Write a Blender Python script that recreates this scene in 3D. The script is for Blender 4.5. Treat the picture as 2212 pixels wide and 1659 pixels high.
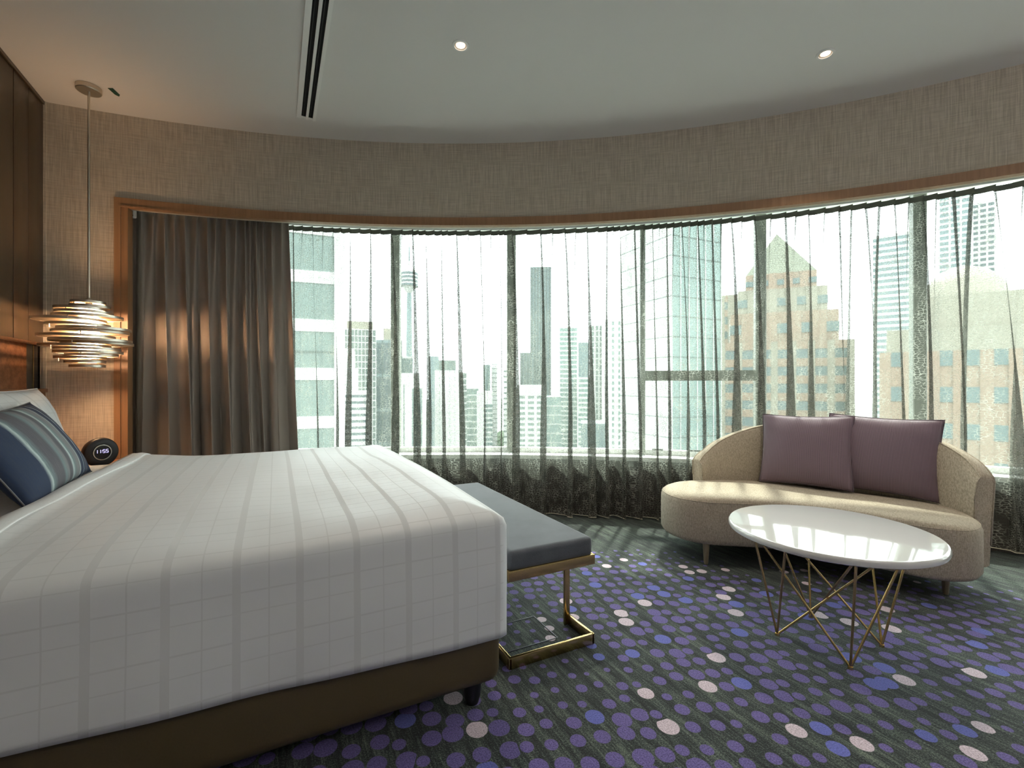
import bpy, bmesh, math, random
import numpy as np
from mathutils import Vector, Matrix

random.seed(7)
for o in list(bpy.data.objects):
    bpy.data.objects.remove(o)
scene = bpy.context.scene
COL = scene.collection

# ------------------------------------------------------------------ camera
FPX, CAMH, YAW = 1000.0, 1.10, math.atan(511 / 1000.0)
FW = Vector((math.sin(YAW), math.cos(YAW), 0))
RT = Vector((math.cos(YAW), -math.sin(YAW), 0))
cam_data = bpy.data.cameras.new('camera')
cam_data.sensor_width = 36.0
cam_data.lens = FPX / 2212 * 36.0
cam_data.clip_start = 0.02
cam_data.clip_end = 6000
cam = bpy.data.objects.new('camera', cam_data)
COL.objects.link(cam)
cam.location = (0, 0, CAMH)
cam.rotation_euler = (math.pi / 2, 0, -YAW)
scene.camera = cam

# ------------------------------------------------------------------ world, sun, exposure
world = bpy.data.worlds.new('overcast_sky')
scene.world = world
world.use_nodes = True
wn = world.node_tree
wn.nodes.clear()
w_out = wn.nodes.new('ShaderNodeOutputWorld')
w_bg = wn.nodes.new('ShaderNodeBackground')
w_bg.inputs[0].default_value = (0.94, 0.98, 1.0, 1)
w_bg.inputs[1].default_value = 13.0
wn.links.new(w_bg.outputs[0], w_out.inputs[0])

SUN_AZ, SUN_EL = math.radians(40), math.radians(58)
sun_data = bpy.data.lights.new('sun', 'SUN')
sun_data.energy = 13.0
sun_data.angle = math.radians(2.5)
sun_data.color = (1.0, 0.95, 0.86)
sun = bpy.data.objects.new('sun', sun_data)
COL.objects.link(sun)
to_sun = Vector((math.cos(SUN_EL) * math.cos(SUN_AZ), math.cos(SUN_EL) * math.sin(SUN_AZ), math.sin(SUN_EL)))
sun.rotation_euler = to_sun.to_track_quat('Z', 'Y').to_euler()
sun.location = (40, 34, 60)

scene.view_settings.view_transform = 'Standard'
scene.view_settings.look = 'None'
scene.view_settings.exposure = 0.48
scene.view_settings.gamma = 1.0
scene.view_settings.use_curve_mapping = False
scene.cycles.use_denoising = True
scene.cycles.max_bounces = 8
scene.cycles.diffuse_bounces = 3
scene.cycles.transparent_max_bounces = 14
scene.cycles.sample_clamp_indirect = 6.0
scene.cycles.use_adaptive_sampling = True
scene.cycles.adaptive_threshold = 0.05
scene.cycles.caustics_reflective = False
scene.cycles.caustics_refractive = False

# ------------------------------------------------------------------ helpers: screen ray used to derive real places
def at_depth(px, py, Z):
    p = (FW + RT * ((px - 1106) / FPX)) * Z
    return Vector((p.x, p.y, CAMH + (829.5 - py) * Z / FPX))

def tag(o, label=None, cat=None, group=None, kind=None):
    if label: o['label'] = label
    if cat: o['category'] = cat
    if group: o['group'] = group
    if kind: o['kind'] = kind
    return o

def obj(name, mesh, m=None, parent=None):
    if isinstance(mesh, bmesh.types.BMesh):
        me = bpy.data.meshes.new(name)
        mesh.to_mesh(me); mesh.free()
        mesh = me
    if m and not mesh.materials:
        mesh.materials.append(m)
    o = bpy.data.objects.new(name, mesh)
    COL.objects.link(o)
    if parent: o.parent = parent
    return o

def empty(name, loc=(0, 0, 0), rz=0.0, label=None, cat=None, group=None):
    o = bpy.data.objects.new(name, None)
    o.empty_display_size = 0.1
    COL.objects.link(o)
    o.location = loc
    o.rotation_euler = (0, 0, rz)
    tag(o, label, cat, group)
    return o

def smooth(o, ang=None):
    me = o.data
    me.polygons.foreach_set('use_smooth', [True] * len(me.polygons))
    if ang is not None:
        me.set_sharp_from_angle(angle=math.radians(ang))
    return o

def grid_mesh(name, P, uv=None, close_u=False, flip=False):
    """P: array (n,m,3). uv: (n,m,2)."""
    P = np.asarray(P, float); n, m, _ = P.shape
    faces = []; fu = []
    for i in range(n if close_u else n - 1):
        for j in range(m - 1):
            a, b = i, (i + 1) % n
            q = [a * m + j, b * m + j, b * m + j + 1, a * m + j + 1]
            if flip: q.reverse()
            faces.append(q)
    me = bpy.data.meshes.new(name)
    me.from_pydata([tuple(p) for p in P.reshape(-1, 3)], [], faces)
    if uv is not None:
        U = np.asarray(uv, float).reshape(-1, 2)
        layer = me.uv_layers.new(name='UVMap')
        idx = np.array([l.vertex_index for l in me.loops])
        layer.data.foreach_set('uv', U[idx].ravel())
    me.update()
    return me

def box(bm, x0, x1, y0, y1, z0, z1, bevel=0.0, seg=2):
    r = bmesh.ops.create_cube(bm, size=1.0)
    vs = r['verts']
    bmesh.ops.scale(bm, verts=vs, vec=(x1 - x0, y1 - y0, z1 - z0))
    bmesh.ops.translate(bm, verts=vs, vec=((x0 + x1) / 2, (y0 + y1) / 2, (z0 + z1) / 2))
    if bevel > 0:
        es = list({e for v in vs for e in v.link_edges})
        bmesh.ops.bevel(bm, geom=es, offset=bevel, segments=seg, profile=0.5, affect='EDGES')

def box_obj(name, b, m, parent=None, bevel=0.0, seg=2):
    bm = bmesh.new(); box(bm, *b, bevel=bevel, seg=seg)
    o = obj(name, bm, m, parent)
    if bevel: smooth(o, 40)
    return o

def lathe_mesh(name, prof, n=32, axis_pt=(0, 0)):
    """prof: list of (r,z); closed with caps when r==0."""
    P = []
    for i in range(n):
        a = 2 * math.pi * i / n
        P.append([(axis_pt[0] + r * math.cos(a), axis_pt[1] + r * math.sin(a), z) for r, z in prof])
    me = grid_mesh(name, P, close_u=True)
    bm = bmesh.new(); bm.from_mesh(me)
    bmesh.ops.remove_doubles(bm, verts=bm.verts, dist=1e-5)
    bmesh.ops.recalc_face_normals(bm, faces=bm.faces)
    bm.to_mesh(me); bm.free()
    return me

def tube_mesh(name, pts, r, n=10, closed=False, r_end=None):
    pts = [Vector(p) for p in pts]; P = []
    N = len(pts)
    up = Vector((0, 0, 1))
    for i, p in enumerate(pts):
        a = pts[(i - 1) % N] if (closed or i > 0) else pts[i]
        b = pts[(i + 1) % N] if (closed or i < N - 1) else pts[i]
        t = (b - a).normalized()
        u = t.cross(up)
        if u.length < 1e-3: u = t.cross(Vector((1, 0, 0)))
        u.normalize(); v = u.cross(t)
        rr = r if r_end is None else r + (r_end - r) * i / (N - 1)
        P.append([p + (u * math.cos(2 * math.pi * k / n) + v * math.sin(2 * math.pi * k / n)) * rr for k in range(n)])
    faces = []; V = [tuple(q) for row in P for q in row]
    for i in range(N if closed else N - 1):
        for k in range(n):
            a, b = i * n, ((i + 1) % N) * n
            faces.append((a + k, a + (k + 1) % n, b + (k + 1) % n, b + k))
    if not closed:
        faces.append(tuple(range(n))[::-1]); faces.append(tuple((N - 1) * n + k for k in range(n)))
    me = bpy.data.meshes.new(name); me.from_pydata(V, [], faces)
    bm = bmesh.new(); bm.from_mesh(me); bmesh.ops.recalc_face_normals(bm, faces=bm.faces); bm.to_mesh(me); bm.free()
    return me

def catmull(pts, n, closed=False):
    pts = np.asarray(pts, float); N = len(pts); out = []
    segs = N if closed else N - 1
    for i in range(segs):
        if closed:
            p0, p1, p2, p3 = (pts[(i + k) % N] for k in (-1, 0, 1, 2))
        else:
            p1, p2 = pts[i], pts[i + 1]
            p0 = pts[i - 1] if i > 0 else 2 * p1 - p2
            p3 = pts[i + 2] if i + 2 < N else 2 * p2 - p1
        for k in range(n):
            t = k / n
            out.append(0.5 * (2 * p1 + (p2 - p0) * t + (2 * p0 - 5 * p1 + 4 * p2 - p3) * t * t + (3 * p1 - p0 - 3 * p2 + p3) * t ** 3))
    if not closed: out.append(pts[-1])
    return np.array(out)

# ------------------------------------------------------------------ material helpers
class NT:
    def __init__(s, name):
        s.m = bpy.data.materials.new(name); s.m.use_nodes = True
        s.t = s.m.node_tree; s.t.nodes.clear()
        s.out = s.n('ShaderNodeOutputMaterial')
    def n(s, t, **k):
        nd = s.t.nodes.new(t)
        for a, b in k.items(): setattr(nd, a, b)
        return nd
    def l(s, a, b): s.t.links.new(a, b)
    def put(s, sock, v):
        if hasattr(v, 'is_linked') or isinstance(v, bpy.types.NodeSocket): s.l(v, sock)
        else:
            try: sock.default_value = v
            except Exception: sock.default_value = tuple(v) + (1,)
    def math(s, op, a, b=0.0, c=None, clamp=False):
        nd = s.n('ShaderNodeMath', operation=op, use_clamp=clamp)
        s.put(nd.inputs[0], a); s.put(nd.inputs[1], b)
        if c is not None: s.put(nd.inputs[2], c)
        return nd.outputs[0]
    def mix(s, f, a, b):
        nd = s.n('ShaderNodeMix', data_type='RGBA')
        s.put(nd.inputs[0], f); s.put(nd.inputs[6], a); s.put(nd.inputs[7], b)
        return nd.outputs[2]
    def ramp(s, f, stops):
        nd = s.n('ShaderNodeValToRGB'); cr = nd.color_ramp
        cr.elements.remove(cr.elements[1])
        cr.elements[0].position = stops[0][0]; cr.elements[0].color = tuple(stops[0][1])[:3] + (1,)
        for p, c in stops[1:]: cr.elements.new(p).color = tuple(c)[:3] + (1,)
        s.l(f, nd.inputs[0]); return nd.outputs[0]
    def mrange(s, v, a, b, c=0.0, d=1.0):
        nd = s.n('ShaderNodeMapRange'); s.put(nd.inputs[0], v)
        for k, x in zip((1, 2, 3, 4), (a, b, c, d)): nd.inputs[k].default_value = x
        return nd.outputs[0]
    def coord(s, kind='Object', scale=(1, 1, 1), rot=(0, 0, 0)):
        tc = s.n('ShaderNodeTexCoord'); mp = s.n('ShaderNodeMapping')
        mp.inputs['Scale'].default_value = scale; mp.inputs['Rotation'].default_value = rot
        s.l(tc.outputs[kind], mp.inputs[0]); return mp.outputs[0]
    def noise(s, vec, scale=1.0, detail=3.0, rough=0.5, dim='3D'):
        nd = s.n('ShaderNodeTexNoise', noise_dimensions=dim)
        s.l(vec, nd.inputs['Vector']); nd.inputs['Scale'].default_value = scale
        nd.inputs['Detail'].default_value = detail; nd.inputs['Roughness'].default_value = rough
        return nd.outputs[0]
    def bump(s, h, strength=0.3, dist=0.01):
        nd = s.n('ShaderNodeBump'); nd.inputs['Strength'].default_value = strength
        nd.inputs['Distance'].default_value = dist; s.l(h, nd.inputs['Height']); return nd.outputs[0]
    def principled(s, color, rough=0.5, metal=0.0, normal=None, **k):
        p = s.n('ShaderNodeBsdfPrincipled')
        s.put(p.inputs['Base Color'], color if not isinstance(color, tuple) or len(color) == 4 else color + (1,))
        s.put(p.inputs['Roughness'], rough); s.put(p.inputs['Metallic'], metal)
        if normal is not None: s.l(normal, p.inputs['Normal'])
        for a, b in k.items(): s.put(p.inputs[a.replace('_', ' ')], b)
        return p.outputs[0]
    def done(s, shader):
        s.l(shader, s.out.inputs[0]); return s.m

def plain(name, color, rough=0.5, metal=0.0, var=0.06, scale=30.0, bump=0.0, **k):
    t = NT(name); c = t.coord('Object')
    f = t.noise(c, scale, 3)
    lo = tuple(max(0, x * (1 - var)) for x in color) + (1,); hi = tuple(min(1, x * (1 + var)) for x in color) + (1,)
    nrm = t.bump(f, bump, 0.002) if bump else None
    return t.done(t.principled(t.mix(f, lo, hi), rough, metal, nrm, **k))

def emit(name, color, strength):
    t = NT(name); e = t.n('ShaderNodeEmission')
    e.inputs[0].default_value = color + (1,); e.inputs[1].default_value = strength
    return t.done(e.outputs[0])

def linen(name, c0, c1, kind='UV', s=1.0, bump=0.15, rough=0.85, fine=150.0, long=5.0):
    """woven fabric: crossed thread streaks"""
    t = NT(name)
    a = t.noise(t.coord(kind, (fine * s, long * s, long * s)), 1.0, 3, 0.6)
    b = t.noise(t.coord(kind, (long * 1.2 * s, fine * s, fine * s)), 1.0, 3, 0.6)
    f = t.math('ADD', t.math('MULTIPLY', a, 0.6), t.math('MULTIPLY', b, 0.4))
    f = t.mrange(f, 0.40, 0.60)
    return t.done(t.principled(t.mix(f, c0 + (1,), c1 + (1,)), rough, 0.0, t.bump(f, bump, 0.001)))

M = {}
M['ceiling'] = plain('white_ceiling_paint', (0.80, 0.79, 0.77), 0.9, var=0.01, scale=2)
M['wallpaper'] = linen('beige_woven_wallpaper', (0.52, 0.455, 0.365), (0.73, 0.655, 0.54))
M['plain_wall'] = plain('beige_wall', (0.50, 0.45, 0.37), 0.85, var=0.03)
M['parapet'] = linen('dark_brown_parapet_cover', (0.10, 0.083, 0.074), (0.19, 0.16, 0.145))
M['white_paint'] = plain('white_gloss_paint', (0.86, 0.86, 0.84), 0.4, var=0.02)
M['frame'] = plain('window_frame_paint', (0.24, 0.25, 0.21), 0.45, var=0.05)
M['wood_trim'] = None
M['brass'] = plain('brushed_brass', (0.62, 0.45, 0.20), 0.24, 1.0, var=0.06, scale=60)
M['nickel'] = plain('champagne_metal', (0.66, 0.60, 0.51), 0.34, 1.0, var=0.05)
M['black'] = plain('black_plastic', (0.012, 0.011, 0.013), 0.45, var=0.1)
M['dark'] = plain('dark_void', (0.006, 0.006, 0.008), 0.9, var=0.0)
M['white_fabric'] = linen('white_cotton', (0.78, 0.78, 0.775), (0.84, 0.84, 0.835), 'Object', 2.0, 0.05, 0.85, 150, 40)

def wood(name, c0, c1, rough=0.35):
    t = NT(name)
    a = t.noise(t.coord('Object', (60, 60, 1.5)), 1.0, 5, 0.6)
    return t.done(t.principled(t.mix(t.mrange(a, .3, .7), c0 + (1,), c1 + (1,)), rough, 0.0, t.bump(a, 0.05, 0.002)))
M['wood_trim'] = wood('walnut_trim', (0.33, 0.175, 0.085), (0.44, 0.25, 0.13), 0.38)
M['panel'] = wood('bronze_brown_panel', (0.075, 0.05, 0.030), (0.095, 0.064, 0.038), 0.36)
M['ledge'] = wood('brown_ledge_wood', (0.24, 0.11, 0.05), (0.32, 0.15, 0.07), 0.4)
M['niche'] = linen('rust_woven_panel', (0.16, 0.07, 0.03), (0.26, 0.12, 0.055), 'Object', 1.0, 0.15, 0.85, 200, 25)

# carpet -----------------------------------------------------------------
ARC_C = Vector((-1.877, -2.744, 0)); ARC_R = 6.86
def carpet():
    t = NT('dotted_carpet')
    co = t.coord('Object')
    # streaky ground: yarn lines run along the room
    st = t.noise(t.coord('Object', (120, 9, 1)), 1.0, 3, 0.65)
    st2 = t.noise(t.coord('Object', (26, 1.6, 1)), 1.0, 2, 0.5)
    gr = t.noise(co, 210, 2, 0.7)
    f = t.math('ADD', t.math('MULTIPLY', st, 0.40), t.math('ADD', t.math('MULTIPLY', gr, 0.52), t.math('MULTIPLY', st2, 0.30)))
    base = t.ramp(f, [(0.52, (0.005, 0.007, 0.008)), (0.59, (0.015, 0.022, 0.021)), (0.67, (0.070, 0.094, 0.076)), (0.78, (0.19, 0.225, 0.17))])
    # dots
    vo = t.n('ShaderNodeTexVoronoi', voronoi_dimensions='2D', feature='F1', distance='EUCLIDEAN')
    vo.inputs['Scale'].default_value = 1.0; vo.inputs['Randomness'].default_value = 0.40
    sk = t.n('ShaderNodeMapping'); sk.inputs['Scale'].default_value = (13.2, 12.4, 1); sk.inputs['Rotation'].default_value = (0, 0, 0.3)
    t.l(co, sk.inputs[0])
    t.l(sk.outputs[0], vo.inputs['Vector'])
    sep = t.n('ShaderNodeSeparateColor'); t.l(vo.outputs['Color'], sep.inputs[0])
    cr, cg, cb = sep.outputs
    # dots thin out towards the window and in drifting patches (design of the weave)
    pos = t.n('ShaderNodeVectorMath', operation='DISTANCE'); t.l(co, pos.inputs[0])
    pos.inputs[1].default_value = (-1.35, -2.35, 0)
    edge = t.mrange(pos.outputs['Value'], 5.25, 5.95, 1.0, 0.0)
    patch = t.noise(t.coord('Object', (1.1, 0.9, 1)), 1.0, 1.5, 0.5)
    lane = t.mrange(patch, 0.33, 0.47, 0.20, 1.0)
    dens = t.math('MULTIPLY', edge, lane)
    wobble = t.math('MULTIPLY', t.math('SUBTRACT', gr, 0.5), 0.10)
    dist = t.math('ADD', vo.outputs['Distance'], wobble)
    rad = t.math('MULTIPLY', t.math('ADD', 0.26, t.math('MULTIPLY', cr, 0.17)), t.math('POWER', dens, 0.5))
    special = t.math('GREATER_THAN', cg, 0.80)           # blue and pink dots keep their size
    rad = t.math('MAXIMUM', rad, t.math('MULTIPLY', special, t.math('MULTIPLY', t.mrange(edge, 0.0, 0.3), t.math('ADD', 0.25, t.math('MULTIPLY', dens, 0.2)))))
    mask = t.math('MULTIPLY', t.math('LESS_THAN', dist, rad), t.math('GREATER_THAN', rad, 0.12))
    purple = t.mix(t.mrange(gr, .35, .65), (0.075, 0.056, 0.18, 1), (0.195, 0.145, 0.44, 1))
    blue = t.mix(t.mrange(gr, .35, .65), (0.09, 0.10, 0.36, 1), (0.16, 0.18, 0.58, 1))
    pink = t.mix(t.mrange(gr, .35, .65), (0.46, 0.36, 0.42, 1), (0.86, 0.74, 0.82, 1))
    dc = t.mix(t.math('GREATER_THAN', cg, 0.84), purple, blue)
    dc = t.mix(t.math('GREATER_THAN', cg, 0.93), dc, pink)
    col = t.mix(mask, base, dc)
    h = t.math('ADD', gr, t.math('MULTIPLY', st, 0.5))
    return t.done(t.principled(col, 0.88, 0.0, t.bump(h, 0.55, 0.006), Sheen_Weight=0.12, Sheen_Roughness=0.5))
M['carpet'] = carpet()

# sheer curtain cloth -----------------------------------------------------
def sheer():
    t = NT('burnout_sheer_cloth')
    dd = []
    for ft in ('F1', 'F2'):                              # squared-off crackle: ridges between rectilinear cells
        v = t.n('ShaderNodeTexVoronoi', voronoi_dimensions='2D', feature=ft, distance='CHEBYCHEV')
        t.l(t.coord('UV', (84, 66, 1)), v.inputs['Vector'])
        v.inputs['Scale'].default_value = 1.0; v.inputs['Randomness'].default_value = 1.0
        dd.append(v.outputs['Distance'])
    c = t.mrange(t.math('SUBTRACT', dd[1], dd[0]), 0.03, 0.22, 1.0, 0.0)
    streak = t.noise(t.coord('UV', (30, 7, 1)), 1.0, 2)
    c = t.math('MULTIPLY', c, t.mrange(streak, .36, .60, 0.15, 1.0))
    alpha = t.math('ADD', 0.63, t.math('MULTIPLY', c, 0.26))
    col = t.mix(c, (0.13, 0.13, 0.115, 1), (0.72, 0.69, 0.60, 1))
    df = t.n('ShaderNodeBsdfDiffuse'); t.l(col, df.inputs[0])
    tl = t.n('ShaderNodeBsdfTranslucent'); t.l(t.mix(c, (0.060, 0.067, 0.057, 1), (0.19, 0.20, 0.18, 1)), tl.inputs[0])
    mx = t.n('ShaderNodeMixShader'); mx.inputs[0].default_value = 0.5
    t.l(df.outputs[0], mx.inputs[1]); t.l(tl.outputs[0], mx.inputs[2])
    tr = t.n('ShaderNodeBsdfTransparent')
    m2 = t.n('ShaderNodeMixShader'); t.l(alpha, m2.inputs[0]); t.l(tr.outputs[0], m2.inputs[1]); t.l(mx.outputs[0], m2.inputs[2])
    return t.done(m2.outputs[0])
M['sheer'] = sheer()

def tinted_glass():
    t = NT('tinted_window_glass')
    tr = t.n('ShaderNodeBsdfTransparent'); tr.inputs[0].default_value = (0.89, 0.935, 0.91, 1)
    gl = t.n('ShaderNodeBsdfGlossy'); gl.inputs['Roughness'].default_value = 0.02
    mx = t.n('ShaderNodeMixShader'); mx.inputs[0].default_value = 0.06
    t.l(tr.outputs[0], mx.inputs[1]); t.l(gl.outputs[0], mx.inputs[2])
    return t.done(mx.outputs[0])
M['glass'] = tinted_glass()

# ------------------------------------------------------------------ room shell
CEIL = 2.95
XW = -1.353                         # face of the headboard wall
def arc(deg, r):
    a = math.radians(deg)
    return Vector((ARC_C.x + r * math.cos(a), ARC_C.y + r * math.sin(a), 0))

def arc_block(name, m, a0, a1, r0, r1, z0, z1, n=40, parent=None, structure=True, kind_label=None):
    """solid curved block with metre UVs"""
    V = []; F = []; UV = []
    for i in range(n + 1):
        a = a0 + (a1 - a0) * i / n
        p, q = arc(a, r0), arc(a, r1)
        V += [(p.x, p.y, z0), (p.x, p.y, z1), (q.x, q.y, z1), (q.x, q.y, z0)]
    for i in range(n):
        b = i * 4; c = b + 4
        for k in range(4):
            F.append((b + k, b + (k + 1) % 4, c + (k + 1) % 4, c + k))
    F.append((0, 1, 2, 3)); F.append((n * 4 + 3, n * 4 + 2, n * 4 + 1, n * 4))
    me = bpy.data.meshes.new(name); me.from_pydata(V, [], F)
    uv = me.uv_layers.new(name='UVMap')
    for l in me.loops:
        i, k = divmod(l.vertex_index, 4)
        a = math.radians(a0 + (a1 - a0) * i / n)
        s = a * ARC_R
        uv.data[l.index].uv = (s + (r1 - r0 if k in (2, 3) else 0), (z0, z1, z1 + (r1 - r0), z0 - (r1 - r0))[k])
    bm = bmesh.new(); bm.from_mesh(me); bmesh.ops.recalc_face_normals(bm, faces=bm.faces); bm.to_mesh(me); bm.free()
    o = obj(name, me, m, parent)
    smooth(o, 30)
    if structure and not parent: tag(o, kind='structure')
    return o

A_CORNER, A_JAMB, A_END, A_BACK = 85.62, 82.47, 14.0, 3.7
# floor and ceiling polygons
def slab(name, z0, z1, roff, m):
    bm = bmesh.new()
    pts = [(XW - 0.04, -2.3)] + [(arc(A_BACK + (A_CORNER + 0.3 - A_BACK) * i / 80, ARC_R + roff).x, arc(A_BACK + (A_CORNER + 0.3 - A_BACK) * i / 80, ARC_R + roff).y) for i in range(81)]
    pts[-1] = (XW - 0.04, pts[-1][1])
    lo = [bm.verts.new((x, y, z0)) for x, y in pts]; hi = [bm.verts.new((x, y, z1)) for x, y in pts]
    bm.faces.new(hi); bm.faces.new(lo[::-1])
    for i in range(len(pts)):
        j = (i + 1) % len(pts); bm.faces.new((lo[i], lo[j], hi[j], hi[i]))
    bmesh.ops.recalc_face_normals(bm, faces=bm.faces)
    return tag(obj(name, bm, m), kind='structure')
slab('floor', -0.1, 0.0, 0.50, M['carpet'])
slab('ceiling', CEIL, CEIL + 0.1, 0.10, M['ceiling'])

arc_block('wall_window_header', M['wallpaper'], A_END, A_JAMB, ARC_R, ARC_R + 0.10, 2.33, CEIL, 70)
arc_block('wall_window_pier', M['wallpaper'], A_JAMB, A_CORNER + 0.35, ARC_R, ARC_R + 0.10, 0.0, CEIL, 8)
arc_block('wall_right', M['wallpaper'], A_BACK, A_END, ARC_R, ARC_R + 0.10, 0.0, CEIL, 14)
tag(box_obj('wall_left', (XW - 0.14, XW - 0.04, -2.3, 4.2, 0.0, CEIL), M['plain_wall']), kind='structure')
tag(box_obj('wall_back', (XW - 0.14, 5.1, -2.4, -2.3, 0.0, CEIL), plain('grey_beige_wall', (0.27, 0.265, 0.25), 0.85, var=0.03)), kind='structure')
# curtain recess: soffit, raised outer soffit, side cheeks, parapet, sill
arc_block('trim_5', M['white_paint'], A_END, A_JAMB + .9, ARC_R + 0.02, ARC_R + 0.36, 2.40, 2.44, 70)
arc_block('trim_6', M['white_paint'], A_END, A_JAMB + .9, ARC_R + 0.36, ARC_R + 0.80, 2.52, 2.56, 70)
arc_block('trim_7', M['white_paint'], A_END, A_JAMB + .9, ARC_R + 0.34, ARC_R + 0.36, 2.44, 2.56, 70)
arc_block('wall_recess_cheek', M['plain_wall'], A_JAMB + 0.9, A_JAMB + 1.8, ARC_R + 0.10, ARC_R + 0.80, 0.0, 2.56, 2)
arc_block('wall_recess_end', M['plain_wall'], A_END - 0.9, A_END, ARC_R + 0.10, ARC_R + 0.80, 0.0, 2.56, 2)
arc_block('wall_parapet', M['parapet'], A_END, A_JAMB + .9, ARC_R + 0.44, ARC_R + 0.72, 0.0, 0.46, 70)
arc_block('window_sill', M['white_paint'], A_END, A_JAMB + .9, ARC_R + 0.42, ARC_R + 0.74, 0.46, 0.492, 70)
# timber surround: stepped profile, head and left jamb
arc_block('trim_1', M['wood_trim'], A_END, A_JAMB, ARC_R - 0.016, ARC_R + 0.02, 2.322, 2.376, 70)
arc_block('trim_2', M['wood_trim'], A_END, A_JAMB - .28, ARC_R - 0.021, ARC_R + 0.025, 2.314, 2.324, 70)
arc_block('trim_3', M['wood_trim'], A_JAMB - 0.30, A_JAMB, ARC_R - 0.016, ARC_R + 0.06, 0.0, 2.372, 2)
arc_block('trim_4', M['wood_trim'], A_JAMB - 0.62, A_JAMB - 0.28, ARC_R - 0.006, ARC_R + 0.07, 0.0, 2.318, 2)
arc_block('trim_8', M['plain_wall'], A_JAMB + .02, A_JAMB + .9, ARC_R + 0.10, ARC_R + 0.14, 0.0, 2.44, 2)
# pale corner bead where the curved wall meets the panelled wall
arc_block('trim_9', M['wallpaper'], A_CORNER - 0.13, A_CORNER + 0.02, ARC_R - 0.006, ARC_R + 0.002, 0.0, CEIL, 1)

# window -----------------------------------------------------------------
RW = ARC_R + 0.62
win = empty('window_1', arc(48, RW)); tag(win, kind='structure')
def wpart(name, me_bm, m):
    o = obj(name, me_bm, m)
    o.parent = win; o.matrix_parent_inverse = Matrix.Translation(-win.location)
    return o
MULL = [83.2, 75.6, 67.67, 59.72, 50.94, 43.88, 36.07, 28.2, 20.3, 14.2]
def arc_box(a, w, r0, r1, z0, z1):
    """box centred at angle a, oriented radially"""
    bm = bmesh.new(); box(bm, r0, r1, -w / 2, w / 2, z0, z1, bevel=0.006, seg=1)
    bmesh.ops.rotate(bm, verts=bm.verts, cent=(0, 0, 0), matrix=Matrix.Rotation(math.radians(a), 3, 'Z'))
    bmesh.ops.translate(bm, verts=bm.verts, vec=(ARC_C.x, ARC_C.y, 0)); return bm
def bar_between(a0, a1, r, d, z0, z1, shrink=0.0):
    p, q = arc(a0, r), arc(a1, r); L = (q - p).length - shrink
    bm = bmesh.new(); box(bm, -L / 2, L / 2, -d / 2, d / 2, z0, z1)
    ang = math.atan2((q - p).y, (q - p).x)
    bmesh.ops.rotate(bm, verts=bm.verts, cent=(0, 0, 0), matrix=Matrix.Rotation(ang, 3, 'Z'))
    bmesh.ops.translate(bm, verts=bm.verts, vec=(p + q) / 2); return bm
for i, a in enumerate(MULL):
    w = 0.042 if i == 4 else 0.078
    wpart('mullion', arc_box(a, w, RW - 0.06, RW + 0.05, 0.49, 2.53), M['frame'])
for a0, a1 in zip(MULL, MULL[1:]):
    wpart('pane', bar_between(a0, a1, RW, 0.008, 0.49, 2.53), M['glass'])
    wpart('bottom_rail', bar_between(a0, a1, RW, 0.06, 0.49, 0.535), M['white_paint'])
    wpart('top_rail', bar_between(a0, a1, RW, 0.06, 2.49, 2.53), M['frame'])
for a0, a1 in zip(MULL, MULL[1:]):                       # sky-light portals: sampling guides only, they emit nothing
    p, q = arc(a0, RW + .06), arc(a1, RW + .06); pm = (p + q) / 2
    pl_ = bpy.data.lights.new('sky_portal', 'AREA'); pl_.shape = 'RECTANGLE'; pl_.size = (q - p).length; pl_.size_y = 2.04
    pl_.cycles.is_portal = True
    po = bpy.data.objects.new('sky_portal', pl_); COL.objects.link(po); po.location = (pm.x, pm.y, 1.51)
    nrm = Vector((pm.x - ARC_C.x, pm.y - ARC_C.y, 0)).normalized()
    po.rotation_euler = nrm.to_track_quat('Z', 'Y').to_euler()
wpart('transom', bar_between(50.94, 43.88, RW - .01, 0.07, 1.128, 1.212), M['frame'])
for a in (50.0, 47.7):
    wpart('window_handle', bar_between(a + .35, a - .35, RW - 0.05, 0.02, 0.535, 0.548), M['black'])

# ------------------------------------------------------------------ headboard wall panels
hb = empty('headboard_panelling', (XW, 2.4, 0), label='brown bronze panelled headboard wall with recessed strip behind the bed', cat='headboard')
def hpart(name, b, m, bevel=0.0):
    o = box_obj(name, (b[0], b[1], b[2] - 2.4, b[3] - 2.4, b[4], b[5]), m, hb, bevel)
    for v in o.data.vertices: v.co.x -= XW
    return o
ys = [4.092, 3.892, 3.706, 3.10, 2.50, 1.90, 1.30, 0.70]
for i in range(len(ys) - 1):
    g = 0.004 if i == 1 else 0.0012
    hpart('panel', (XW - 0.03, XW, ys[i + 1] + g, ys[i] - (0.004 if i == 2 else .0012), 1.366, CEIL - 0.025), M['panel'], 0.002)
hpart('top_bead', (XW - 0.03, XW + 0.008, 0.70, 4.09, CEIL - 0.022, CEIL - 0.001), M['panel'])
hpart('panel_backing', (XW - 0.04, XW - 0.012, 0.70, 4.088, 1.36, CEIL - 0.022), M['dark'])
hpart('upper_ledge', (XW - 0.04, XW + 0.012, 0.70, 4.09, 1.348, 1.366), M['ledge'], 0.002)
hpart('woven_inset', (XW - 0.04, XW - 0.012, 0.70, 3.899, 1.07, 1.348), M['niche'])
hpart('steel_strip', (XW - 0.04, XW - 0.012, 3.899, 3.979, 1.07, 1.348), plain('dark_grey_steel', (0.06, 0.065, 0.065), 0.35, 0.6))
hpart('brass_edge', (XW - 0.04, XW - 0.008, 3.980, 3.986, 1.07, 1.348), M['brass'])
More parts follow.
